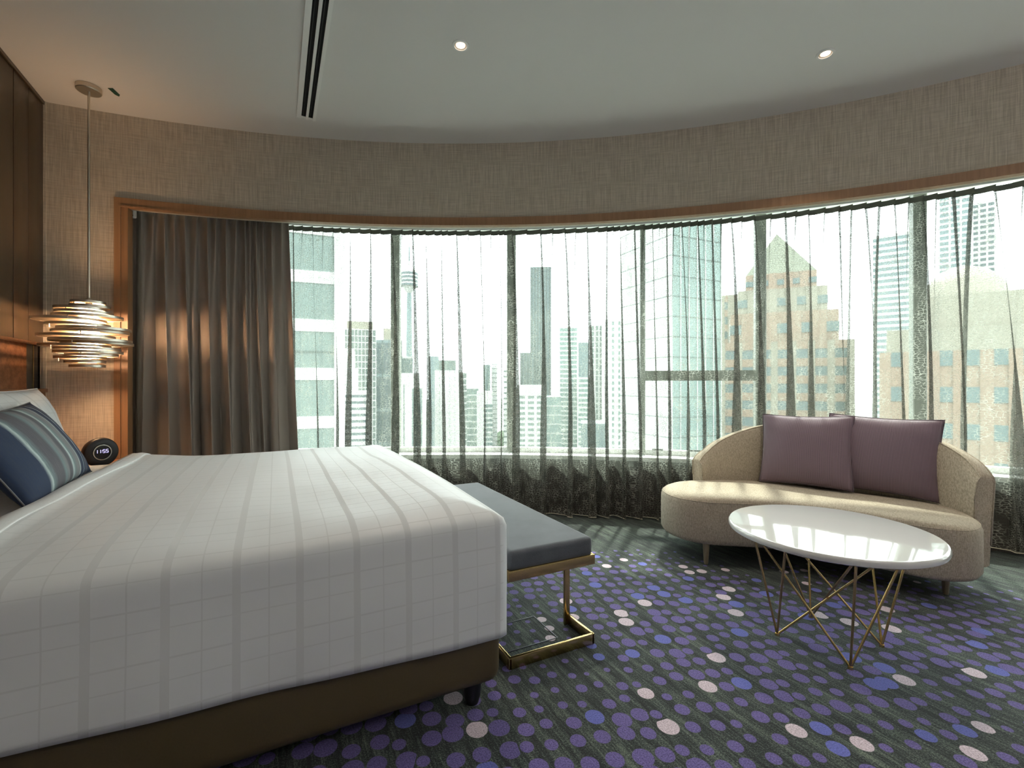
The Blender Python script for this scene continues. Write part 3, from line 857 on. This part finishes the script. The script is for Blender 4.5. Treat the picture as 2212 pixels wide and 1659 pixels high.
def segbox(y, z, w, h):
    k = len(bm.verts); box(bm, 0.0146, 0.0154, y - w / 2, y + w / 2, z - h / 2, z + h / 2)
def digit(ch, cy, cz, w=0.0105, h=0.019, s=0.0023):
    # the viewer sees +y on the right of the face (face looks to +x)
    for g in SEG[ch]:
        if g == 'a': segbox(cy, cz + h / 2, w, s)
        if g == 'd': segbox(cy, cz - h / 2, w, s)
        if g == 'g': segbox(cy, cz, w, s)
        if g == 'b': segbox(cy + w / 2, cz + h / 4, s, h / 2)
        if g == 'c': segbox(cy + w / 2, cz - h / 4, s, h / 2)
        if g == 'f': segbox(cy - w / 2, cz + h / 4, s, h / 2)
        if g == 'e': segbox(cy - w / 2, cz - h / 4, s, h / 2)
zc0 = RC + 0.002
for ch, yy in (('1', -0.028), ('1', -0.012), ('5', 0.010), ('5', 0.026)): digit(ch, yy, zc0)
segbox(0.0005, zc0 + .004, .002, .002); segbox(0.0005, zc0 - .004, .002, .002)
obj('digits', bm, emit('clock_digits_glow', (0.55, 0.50, 1.0), 1.6), ck)

# ------------------------------------------------------------------ bench
bn = empty('bench', (1.0, 2.2, 0), label='long slate grey upholstered bench with brass frame at the foot of the bed', cat='bench')
def velvet():
    t = NT('slate_velvet'); a = t.noise(t.coord('Object', (6, 6, 6)), 1.0, 4, .6); b = t.noise(t.coord('Object'), 500, 2)
    f = t.math('ADD', t.math('MULTIPLY', a, .6), t.math('MULTIPLY', b, .4))
    return t.done(t.principled(t.mix(t.mrange(f, .35, .65), (.060, .065, .078, 1), (.105, .112, .130, 1)), .75, 0, t.bump(b, .3, .002), Sheen_Weight=.35, Sheen_Roughness=.4))
b0 = (0.795, 1.205, 1.585, 2.84)
bm = bmesh.new(); box(bm, b0[0] + .006 - 1.0, b0[1] - .006 - 1.0, b0[2] + .006 - 2.2, b0[3] - .006 - 2.2, 0.372, 0.452)
bmesh.ops.subdivide_edges(bm, edges=bm.edges, cuts=0)
es = list(bm.edges); bmesh.ops.bevel(bm, geom=es, offset=0.022, segments=5, profile=0.6, affect='EDGES')
cu = obj('cushion', bm, velvet(), bn); smooth(cu, 50)
def frame_rect(z0, z1, th=0.014):
    o_ = []
    for x0, x1, y0, y1 in ((b0[0], b0[1], b0[2], b0[2] + th), (b0[0], b0[1], b0[3] - th, b0[3]), (b0[0], b0[0] + th, b0[2] + th, b0[3] - th), (b0[1] - th, b0[1], b0[2] + th, b0[3] - th)):
        q = box_obj('seat_rail', (x0 - 1, x1 - 1, y0 - 2.2, y1 - 2.2, z0, z1), M['brass'], bn, .002)
frame_rect(0.338, 0.380)
box_obj('seat_board', (b0[0] - 1 + .015, b0[1] - 1 - .015, b0[2] - 2.2 + .015, b0[3] - 2.2 - .015, 0.352, 0.374), M['black'], bn)
for ye, s in ((b0[2], 1), (b0[3], -1)):
    yl = ye + s * 0.185
    for x in (b0[0] + .002, b0[1] - .016):
        box_obj('leg', ((x - 1 if x < 1 else x - 1 - .014), (x - 1 + .028 if x < 1 else x - 1 + .014), min(yl, yl + s * .014) - 2.2, max(yl, yl + s * .014) - 2.2, 0.0, 0.338), M['brass'], bn, .002)
        box_obj('foot_rail', (x - 1, x - 1 + .014, min(ye, yl) - 2.2, max(ye, yl) - 2.2, 0.0, 0.046), M['brass'], bn, .003)
    box_obj('end_rail', (b0[0] + .002 - 1, b0[1] - .002 - 1, min(ye, ye + s * .014) - 2.2, max(ye, ye + s * .014) - 2.2, 0.0, 0.046), M['brass'], bn, .004)

# carpet-covered floor box lid under the bench: thin cut line and metal edge
fb = empty('floor_box', (0.93, 1.80, 0), label='square floor outlet lid cut into the carpet under the bench', cat='floor box')
for b in ((-.16, .16, -.105, -.101), (-.16, .16, .101, .105), (.156, .16, -.101, .101), (-.16, -.156, -.101, .101)):
    box_obj('lid_edge', (b[0], b[1], b[2], b[3], 0.0, 0.0025), plain('dark_lid_edge', (.02, .02, .04), .4), fb)

# ------------------------------------------------------------------ round side table
tb = empty('coffee_table', (2.112, 1.152, 0), label='round white glossy coffee table on brass wire legs in front of the sofa', cat='table')
gloss = NT('white_lacquer_top'); 
gn = gloss.noise(gloss.coord('Object', (2, 2, 2)), 1.0, 4)
M['top'] = gloss.done(gloss.principled(gloss.mix(gn, (.83, .83, .80, 1), (.87, .87, .845, 1)), .07, 0.0, Coat_Weight=.6, Coat_Roughness=.03))
TH = 0.484; TR_ = 0.388
o = obj('table_top', lathe_mesh('table_top', [(0, TH - .030), (TR_ - .012, TH - .030), (TR_ - .003, TH - .025), (TR_, TH - .016), (TR_ - .0015, TH - .006), (TR_ - .006, TH - .001), (TR_ - .012, TH), (0, TH)], 96), M['top'], tb); smooth(o, 35)
feet = [(-0.155, 0.125), (0.135, 0.150), (-0.135, -0.155), (0.150, -0.130)]
zt = TH - .030
def T(x, y): return (x, y, zt)
# each foot carries three rods rising to points under the top
tops = [(-0.235, 0.185), (0.02, 0.27), (0.215, 0.215), (0.275, -0.02), (0.23, -0.20), (-0.01, -0.275), (-0.215, -0.215), (-0.275, 0.01)]
conn = {0: (7, 1, 5), 1: (1, 3, 7), 2: (6, 3, 5), 3: (2, 4, 6)}
conn = {0: (0, 7, 4), 1: (1, 2, 6), 2: (6, 5, 0), 3: (4, 3, 1)}
for fi, (fx, fy) in enumerate(feet):
    for ti in conn[fi]:
        o = obj('wire_leg', tube_mesh('wire_leg', [(fx, fy, 0.004), (tops[ti][0], tops[ti][1], zt + .002)], 0.0048, 10), M['brass'], tb); smooth(o, 60)
    o = obj('foot_tip', lathe_mesh('foot_tip', [(0, 0), (.010, 0), (.009, .010), (0, .012)], 14, (fx, fy)), M['brass'], tb); smooth(o, 40)

# ------------------------------------------------------------------ sofa
SO = Vector((2.73, 1.55, 0)); SS = Vector((.704, -.71, 0)); ST = Vector((.71, .704, 0))
sofa = empty('sofa', SO, math.atan2(SS.y, SS.x), 'beige curved kidney shaped sofa with low wrapping back by the window', 'sofa')
sofa_m = linen('oatmeal_tweed', (0.34, 0.285, 0.21), (0.56, 0.49, 0.385), 'Object', 1.0, 0.25, 0.9, 330, 70)
out = [(-.84, .28), (-.81, .13), (-.72, .02), (-.58, -.02), (-.42, .0), (-.25, .02), (-.05, .0), (.15, -.08), (.33, -.17), (.48, -.225), (.60, -.205), (.695, -.10), (.745, .05), (.745, .17),
       (.70, .28), (.55, .37), (.33, .46), (.08, .60), (-.17, .66), (-.42, .64), (-.63, .56), (-.78, .44)]
OUT = catmull(out, 6, True); cen = np.array([-0.05, 0.25])
prof = [(0.0, .135), (0.5, .133), (.955, .132), (.985, .140), (1.0, .160), (1.0, .30), (.999, .365), (.99, .385), (.972, .400), (.94, .410), (.85, .4175), (.65, .422), (.35, .424), (0.0, .424)]
P = [[(cen[0] + (p[0] - cen[0]) * k, cen[1] + (p[1] - cen[1]) * k, z) for k, z in prof] for p in OUT]
me = grid_mesh('seat', P, close_u=True)
bm = bmesh.new(); bm.from_mesh(me); bmesh.ops.remove_doubles(bm, verts=bm.verts, dist=1e-5); bmesh.ops.recalc_face_normals(bm, faces=bm.faces); bm.to_mesh(me); bm.free()
o = obj('seat', me, sofa_m, sofa); smooth(o)
seamline = [(cen[0] + (p[0] - cen[0]) * 1.0005, cen[1] + (p[1] - cen[1]) * 1.0005, .384) for p in OUT]
o2 = obj('seat_seam', tube_mesh('seat_seam', [(cen[0] + (p[0] - cen[0]) * .988, cen[1] + (p[1] - cen[1]) * .988, .388) for p in OUT], .0022, 5, closed=True), sofa_m, sofa); smooth(o2)
# backrest
bk = catmull([(-.565, .505, .555), (-.50, .56, .625), (-.38, .615, .715), (-.17, .645, .80), (.07, .585, .85), (.305, .47, .862), (.50, .37, .835), (.63, .27, .782), (.705, .16, .71), (.735, .05, .615)], 8)
N = len(bk); P = []; pin = []; pout = []
for i in range(N):
    a, b = bk[max(0, i - 1)], bk[min(N - 1, i + 1)]
    tx, ty = b[0] - a[0], b[1] - a[1]; L = math.hypot(tx, ty); nx, ny = -ty / L, tx / L     # outward (away from seat)
    if nx * (bk[i][0] - cen[0]) + ny * (bk[i][1] - cen[1]) < 0: nx, ny = -nx, -ny
    zt_ = bk[i][2]; row = []
    W = 0.085
    def add(off, z):
        lean = 0.035 * max(0, (z - .42)) / .42
        row.append((bk[i][0] + nx * (off + lean), bk[i][1] + ny * (off + lean), z))
    secs = [(0.0, .14), (0.0, .30), (-.006, .45), (-.010, .45 + (zt_ - .45) * .4), (-.006, .45 + (zt_ - .45) * .75), (0.004, zt_ - .022), (.014, zt_ - .006), (.030, zt_), (W - .022, zt_ - .002), (W - .006, zt_ - .010), (W, zt_ - .03), (W + .002, .45), (W - .006, .25), (W - .012, .145), (W - .03, .135), (.02, .133), (0.0, .14)]
    for s_ in secs: add(*s_)
    P.append(row); pin.append(row[6]); pout.append(row[9])
me = grid_mesh('backrest', P)
bm = bmesh.new(); bm.from_mesh(me); bmesh.ops.remove_doubles(bm, verts=bm.verts, dist=1e-5)
bmesh.ops.holes_fill(bm, edges=bm.edges, sides=0); bmesh.ops.recalc_face_normals(bm, faces=bm.faces); bm.to_mesh(me); bm.free()
o = obj('backrest', me, sofa_m, sofa); smooth(o, 50)
endrow = P[-1]; st_ = P[0]
def pipe(path, r=.0045):
    q = obj('piping', tube_mesh('piping', path, r, 6), sofa_m, sofa); smooth(q)
pipe([st_[2]] + [st_[k] for k in (3, 4, 5)] + pin + [endrow[k] for k in (5, 4, 3, 2, 1)])
pipe([st_[11]] + pout + [endrow[k] for k in (10, 11, 12)])
legm = wood('pale_ash_leg', (.34, .27, .17), (.42, .34, .23))
for x, y in ((-.577, .03), (.579, -.02), (-.45, .52), (.60, .24)):
    o = obj('leg', lathe_mesh('leg', [(0, 0), (.010, 0), (.013, .01), (.021, .136), (0, .136)], 16, (x, y)), legm, sofa); smooth(o, 40)

def ribbed():
    t = NT('plum_ribbed_fabric'); w = t.n('ShaderNodeTexWave', wave_type='BANDS', bands_direction='X')
    w.inputs['Scale'].default_value = 62; w.inputs['Distortion'].default_value = .6; t.l(t.coord('UV'), w.inputs['Vector'])
    f = w.outputs['Fac']; nz = t.noise(t.coord('UV', (300, 300, 1)), 1, 2)
    return t.done(t.principled(t.mix(f, (.11, .075, .10, 1), (.30, .21, .255, 1)), .6, 0, t.bump(t.math('ADD', f, t.math('MULTIPLY', nz, .4)), .25, .002), Sheen_Weight=.2, Sheen_Roughness=.4))
M['plum'] = ribbed()
def sw(s, t, z): 
    p = SO + SS * s + ST * t; return Vector((p.x, p.y, z))
fdir1 = (SS * -.41 + ST * -.91); fdir2 = (SS * -.44 + ST * -.90)
pillow('sofa_cushion', .530, .475, .15, M['plum'], sw(.045, .435, .432), fdir1, .25, 'plum ribbed cushion on the sofa, overlapping its twin in front', 'cushion', 'plum sofa cushions', seed=3, wr=.004, ear=.055, pw=2.4, roll=-.015)
pillow('sofa_cushion', .560, .475, .14, M['plum'], sw(.420, .345, .432), fdir2, .17, 'plum ribbed cushion at the curved sofa end, tucked behind its twin', 'cushion', 'plum sofa cushions', seed=6, wr=.004, ear=.055, pw=2.4, roll=.03)

# ------------------------------------------------------------------ the city outside
CUBES = {}
def cube_for(m):
    if m.name not in CUBES:
        bm = bmesh.new(); bmesh.ops.create_cube(bm, size=1.0)
        me = bpy.data.meshes.new('block_' + m.name); bm.to_mesh(me); bm.free(); me.materials.append(m); CUBES[m.name] = me
    return CUBES[m.name]
def block(name, parent, m, x0, x1, y0, y1, z0, z1):
    o = bpy.data.objects.new(name, cube_for(m)); COL.objects.link(o); o.parent = parent
    o.location = ((x0 + x1) / 2, (y0 + y1) / 2, (z0 + z1) / 2); o.scale = (x1 - x0, y1 - y0, z1 - z0); return o
def fac(name, c, r=.6, v=.08): return plain(name, tuple(x * 0.52 for x in c), r, var=v, scale=.2)
B = dict(mint=fac('mint_glass', (.16, .22, .20), .35), white=fac('white_facade', (.74, .74, .71)), grey=fac('grey_green_facade', (.15, .19, .175)), blue=fac('blue_grey_glass', (.10, .14, .15), .35),
         dark=fac('dark_tower_glass', (.085, .115, .11), .35), pale=fac('pale_blue_facade', (.22, .29, .30)), orange=fac('terracotta_facade', (.36, .25, .175)), cream=fac('cream_stone', (.34, .31, .24)),
         teal=fac('teal_glass', (.10, .16, .16), .3), olive=fac('olive_facade', (.20, .21, .15)), glass=fac('aqua_glass', (.20, .29, .27), .25), steel=fac('steel_line', (.10, .14, .13)), green=fac('tree_leaves', (.06, .11, .045), .8, .3), ground=fac('city_ground', (.20, .22, .19)))
GZ = -90.0
def tower(name, label, px0, px1, ytop, Z, deep, body, rot=0.0, bands=None, piers=None, ybot=1010, cap=None, ground=GZ):
    """px0..px1 gives the true width at its true distance Z; bands=(mat, floor_h, band_h), piers=(mat, n, w)"""
    zt = CAMH + (829.5 - ytop) * Z / FPX; zlow = max(ground, CAMH + (829.5 - ybot) * Z / FPX)
    k0, k1 = (px0 - 1106) / FPX, (px1 - 1106) / FPX
    hd = deep / 2
    if rot is None:                                  # front squarely faces the line of sight past its inner corner
        inner = k0 if k0 + k1 > 0 else k1
        rot = -math.atan(inner)
        c_, s_ = math.cos(rot), math.sin(rot)
        if k0 + k1 > 0: w = (k1 - k0) * Z / (c_ - k1 * s_); corner = at_depth(px0, 829.5, Z); sg = 1
        else: w = (k1 - k0) * Z / (c_ - k0 * s_); corner = at_depth(px1, 829.5, Z); sg = -1
        a_ = -YAW + rot; hw = w / 2
        mid = corner + Vector((math.cos(a_), math.sin(a_), 0)) * hw * sg + Vector((-math.sin(a_), math.cos(a_), 0)) * hd
    else:
        p0, p1 = at_depth(px0, 829.5, Z), at_depth(px1, 829.5, Z); w = (p1 - p0).length; mid = (p0 + p1) / 2 + FW * hd; hw = w / 2
    t = empty(name, (mid.x, mid.y, ground), -YAW + rot, label, 'building')
    block('facade', t, body, -hw, hw, -hd, hd, 0, zt - ground)
    e = max(.08, w * .006)
    if bands:
        m, fh, bh = bands; z = zt - bh * .5
        while z > zlow:
            block('floor_band', t, m, -hw - e, hw + e, -hd - e, hd + e, z - bh / 2 - ground, z + bh / 2 - ground); z -= fh
    if piers:
        m, n, pw = piers; e2 = e * 1.6
        for i in range(n + 1):
            x = -hw + w * i / n
            block('pier', t, m, x - pw / 2, x + pw / 2, -hd - e2, hd + e2, zlow - ground, zt - ground)
    if cap: cap(t, hw, hd, zt - ground)
    return t
def h_at(px_h, Z): return px_h * Z / FPX
gp = bpy.data.meshes.new('city_ground'); gp.from_pydata([(-900, 20, GZ), (2200, -900, GZ), (2600, 2600, GZ), (-900, 2600, GZ)], [], [(0, 1, 2, 3)])
tag(obj('street_ground', gp, B['ground']), kind='structure')

def step_cap(m, hh, f):
    def c(t, hw, hd, z): block('roof_block', t, m, -hw * f, hw * f, -hd * f, hd * f, z, z + hh)
    return c
# near left slab with white floor bands and corner column
t = tower('apartment_tower', 'near white banded tower with green glass at the left window edge', 560, 722, 380, 34, 9, B['mint'], None, (B['white'], h_at(103, 34), h_at(26, 34)))
t.location += Vector((0, 0, h_at(-3, 34)))
block('corner_column', t, B['white'], 2.44, 3.18, -4.95, -4.1, 0, 110)
block('window_line', t, B['steel'], -2.44, 2.44, -4.60, -4.52, 93.5, 93.6)
tower('office_tower', 'grey green gridded tower behind the terraced white block', 742, 812, 712, 260, 18, B['grey'], None, (B['white'], 3.6, .5), (B['white'], 9, .35), cap=step_cap(B['cream'], 4.5, .8))
def terr(t, hw, hd, z):
    block('terrace_step', t, B['white'], -hw, 0, -hd, hd, z, z + 6); block('terrace_step', t, B['white'], -hw, -hw * .3, -hd, hd, z + 6, z + 11)
tower('terraced_block', 'low white terraced block with dark window bands beside the left tower', 746, 797, 845, 120, 14, B['blue'], None, (B['white'], 1.62, .95), cap=terr)
tower('office_tower', 'blue grey tower with stepped crown left of the first mullion', 812, 868, 735, 300, 20, B['blue'], None, (B['pale'], 22, 2.0), (B['steel'], 4, .5), cap=step_cap(B['cream'], 8, .45))
tower('office_tower', 'teal tower partly hidden by the first mullion', 858, 892, 770, 330, 20, B['teal'], None, (B['white'], 18, 1.5))
# far telecom tower with pod
tt = empty('telecom_tower', at_depth(884, 829.5, 1400) * 1.0, 0, 'very distant slim telecom tower with a round striped pod', 'tower')
tt.location.z = GZ
zz = lambda y: CAMH + (829.5 - y) * 1.4 - GZ
o = obj('shaft', lathe_mesh('shaft', [(12, 0), (7, zz(640)), (6, zz(620))], 20), B['pale'], tt); smooth(o)
o = obj('pod', lathe_mesh('pod', [(6, zz(634)), (18, zz(622)), (26, zz(616)), (26, zz(592)), (22, zz(585)), (9, zz(580)), (8, zz(566)), (0, zz(564))], 28), B['white'], tt); smooth(o, 30)
for y in (593, 601, 609, 617): obj('pod_window_band', lathe_mesh('band', [(26.5, zz(y + 2.2)), (26.9, zz(y + 2.2)), (26.9, zz(y - 2.2)), (26.5, zz(y - 2.2)), (26.5, zz(y + 2.2))], 28), B['blue'], tt)
o = obj('antenna', lathe_mesh('antenna', [(3, zz(566)), (1, zz(520)), (0, zz(518))], 10), B['pale'], tt)
tower('white_slab', 'white slab block with one dark vertical glass strip', 866, 920, 806, 210, 16, B['white'], None, None, None, cap=lambda t, hw, hd, z: (block('glass_strip', t, B['teal'], hw * -.1, hw * .68, -hd - .25, hd, z - 60, z - 7), block('window_line', t, B['grey'], -hw * .8, -hw * .72, -hd - .25, hd, z - 60, z - 5)))
tower('apartment_block', 'pale blue block peeping over the white slab', 926, 948, 770, 420, 16, B['pale'], None)
tower('apartment_tower', 'white apartment tower with small balconies under a stepped frame crown', 944, 988, 800, 230, 15, B['white'], None, (B['pale'], 3.4, 1.0), (B['white'], 4, 2.2), cap=step_cap(B['grey'], 5, .85))
tower('apartment_tower', 'green glass apartment tower beside the balcony tower', 984, 1008, 804, 260, 14, B['grey'], None, (B['white'], 3.4, .7))
tower('apartment_block', 'mint block low between the balcony tower and white tower', 1006, 1034, 838, 420, 20, B['mint'], None, (B['white'], 6, .9))
tower('office_tower', 'white block with teal banded side in the middle distance', 1030, 1064, 845, 330, 16, B['white'], None, None, None, cap=lambda t, hw, hd, z: [block('window_band', t, B['teal'], hw * -.1, hw, -hd - .4, hd, z - 8 - k * 3.4, z - 6 - k * 3.4) for k in range(1, 14)])
tower('office_tower', 'slim dark slab standing behind the white block', 1044, 1059, 788, 420, 14, B['teal'], None)
tower('scaffold_tower', 'slim white tower with open floor lines', 1062, 1074, 786, 430, 12, B['white'], None, (B['steel'], 4.2, .5))
tower('apartment_tower', 'pale tower against the second mullion', 1088, 1112, 800, 380, 14, B['white'], None, (B['grey'], 4.5, 1.2))
tower('skyscraper', 'tallest dark skyscraper with vertical stripes in mid window', 1146, 1190, 577, 480, 24, B['dark'], None, None, (B['pale'], 7, .7))
tower('office_tower', 'lower dark wing standing left of the skyscraper', 1124, 1150, 762, 440, 18, B['dark'], None, None, (B['pale'], 4, .6))
tower('office_block', 'white office block with a grid of green windows', 1118, 1176, 838, 150, 12, B['mint'], None, (B['white'], 1.75, .85), (B['white'], 3, .9), cap=lambda t, hw, hd, z: block('blank_parapet', t, B['white'], -hw - .2, hw + .2, -hd - .2, hd + .2, z - 2.5, z + 1.0))
tower('office_block', 'green glass block adjoining the white grid block', 1177, 1212, 856, 172, 14, B['glass'], None, (B['white'], 3.4, .35))
tower('office_tower', 'pale green finely banded tower right of the skyscraper', 1209, 1247, 706, 400, 20, B['glass'], None, (B['white'], 4.0, 1.3))
tower('office_tower', 'pale blue tower far between two banded towers', 1249, 1272, 740, 560, 20, B['pale'], None)
tower('office_block', 'pale banded block at the foot of the far blue tower', 1250, 1280, 815, 380, 20, B['glass'], None, (B['white'], 4.0, 1.6))
tower('apartment_tower', 'mint tower with narrow windows left of the glass building', 1276, 1312, 702, 300, 16, B['mint'], None, (B['white'], 3.6, .7), (B['white'], 4, 1.2))
tower('apartment_tower', 'broad mint tower with square windows behind the sheer folds', 1304, 1386, 690, 280, 18, B['glass'], None, (B['white'], 3.6, 1.5), (B['white'], 6, 2.4))
tower('podium_block', 'low blank mint podium at the foot of the mint towers', 1255, 1310, 915, 170, 16, B['pale'], None)
# faceted glass building
g = tower('glass_building', 'large aqua glass building with faceted panes beside the terracotta tower', 1402, 1545, 470, 70, 12, B['glass'], .42, (B['steel'], h_at(43, 70), .09), (B['white'], 6, .12), cap=lambda t, hw, hd, z: block('roof_block', t, B['pale'], -hw * .6, hw * .7, -hd * .6, hd * .6, z, z + 2.5))
# terracotta art deco tower with pyramid top
def pyramid(t, hw, hd, z):
    for k, (f, h0, h1, m) in enumerate(((.86, 0, 6, B['orange']), (.72, 6, 11, B['cream']), (.58, 11, 14.5, B['orange']))):
        block('setback', t, m, -hw * f, hw * f, -hd * f, hd * f, z + h0, z + h1)
        block('setback_window_band', t, B['teal'], -hw * f * 1.005, hw * f * 1.005, -hd * f * 1.02, hd * f * 1.02, z + h0 + (h1 - h0) * .3, z + h0 + (h1 - h0) * .62)
        for s in (-.66, -.22, .22, .66): block('setback_pier', t, m, hw * f * (s - .12), hw * f * (s + .12), -hd * f * 1.04, hd * f * 1.04, z + h0, z + h1)
    bmm = bmesh.new(); bmesh.ops.create_cone(bmm, cap_ends=True, segments=4, radius1=hw * .58 * 1.414, radius2=.05, depth=10)
    bmesh.ops.rotate(bmm, verts=bmm.verts, cent=(0, 0, 0), matrix=Matrix.Rotation(math.pi / 4, 3, 'Z')); bmesh.ops.scale(bmm, verts=bmm.verts, vec=(1, hd / hw, 1)); bmesh.ops.translate(bmm, verts=bmm.verts, vec=(0, 0, z + 19.5)); 
    obj('pyramid_roof', bmm, B['olive'], t)
tower('terracotta_tower', 'terracotta stone tower with setbacks and a pyramid roof behind the sofa', 1560, 1838, 742, 95, 24, B['teal'], None, (B['orange'], 3.35, 1.55), (B['cream'], 7, 1.15), cap=pyramid)
tower('terracotta_wing', 'terracotta wing block between the glass building and the pyramid tower', 1538, 1600, 640, 128, 12, B['teal'], None, (B['orange'], 4.0, 1.9), (B['cream'], 3, 1.6))
tower('condominium_tower', 'pale blue white banded condominium tower right of the pyramid tower', 1886, 1966, 512, 330, 22, B['pale'], None, (B['white'], 4.2, 1.9))
tower('condominium_tower', 'tallest hazy banded condominium tower at the right', 2028, 2100, 398, 360, 22, B['pale'], None, (B['white'], 4.4, 1.7), (B['white'], 3, 1.2))
tower('condominium_tower', 'twin hazy condominium tower at the far right', 2098, 2150, 440, 380, 22, B['blue'], None, (B['white'], 4.4, 2.0), (B['white'], 3, 1.2))
def dome(t, hw, hd, z):
    block('gold_cornice', t, B['cream'], -hw * .98, hw * .98, -hd, hd, z, z + 3.2)
    block('attic', t, B['cream'], -hw * .62, hw * .62, -hd * .7, hd * .7, z + 3.2, z + 8)
    q = obj('dome_roof', lathe_mesh('dome', [(hw * .56, z + 8), (hw * .48, z + 10.5), (hw * .28, z + 12.5), (0, z + 13.4)], 24), B['cream'], t); smooth(q)
tower('terracotta_block', 'terracotta block with teal window rows and golden domed roof at right', 1912, 2330, 762, 68, 20, B['orange'], None, (B['teal'], 5.0, 2.1), (B['orange'], 7, 1.3), cap=dome)
# park trees between the far towers
leaf = B['green']
for k, (px, py, s) in enumerate(((1000, 952, 9), (1018, 950, 8), (1040, 953, 9), (1058, 948, 10), (1076, 940, 13), (1092, 944, 12), (1104, 950, 10))):
    Z = 540 + 23 * (k * 3 % 7); p = at_depth(px, py, Z)
    tr_ = empty('park_tree', (p.x, p.y, GZ), 0, 'round green park tree between the distant white towers', 'tree', 'park trees among the towers')
    bm = bmesh.new(); rnd = random.Random(k)
    for q in range(7):
        r = bmesh.ops.create_icosphere(bm, subdivisions=2, radius=s * rnd.uniform(.45, .7))
        for v in r['verts']: v.co += Vector((0, 0, 0)) + v.co.normalized() * rnd.uniform(-.8, .8)
        bmesh.ops.translate(bm, verts=r['verts'], vec=(rnd.uniform(-.6, .6) * s, rnd.uniform(-.6, .6) * s, p.z - GZ - s * .4 + rnd.uniform(-.4, .4) * s))
    obj('crown', bm, leaf, tr_)
    o = obj('trunk', lathe_mesh('trunk', [(1.2, 0), (.8, p.z - GZ - s * .3), (0, p.z - GZ - s * .3)], 8), fac('bark_%d' % k, (.08, .06, .04)), tr_)
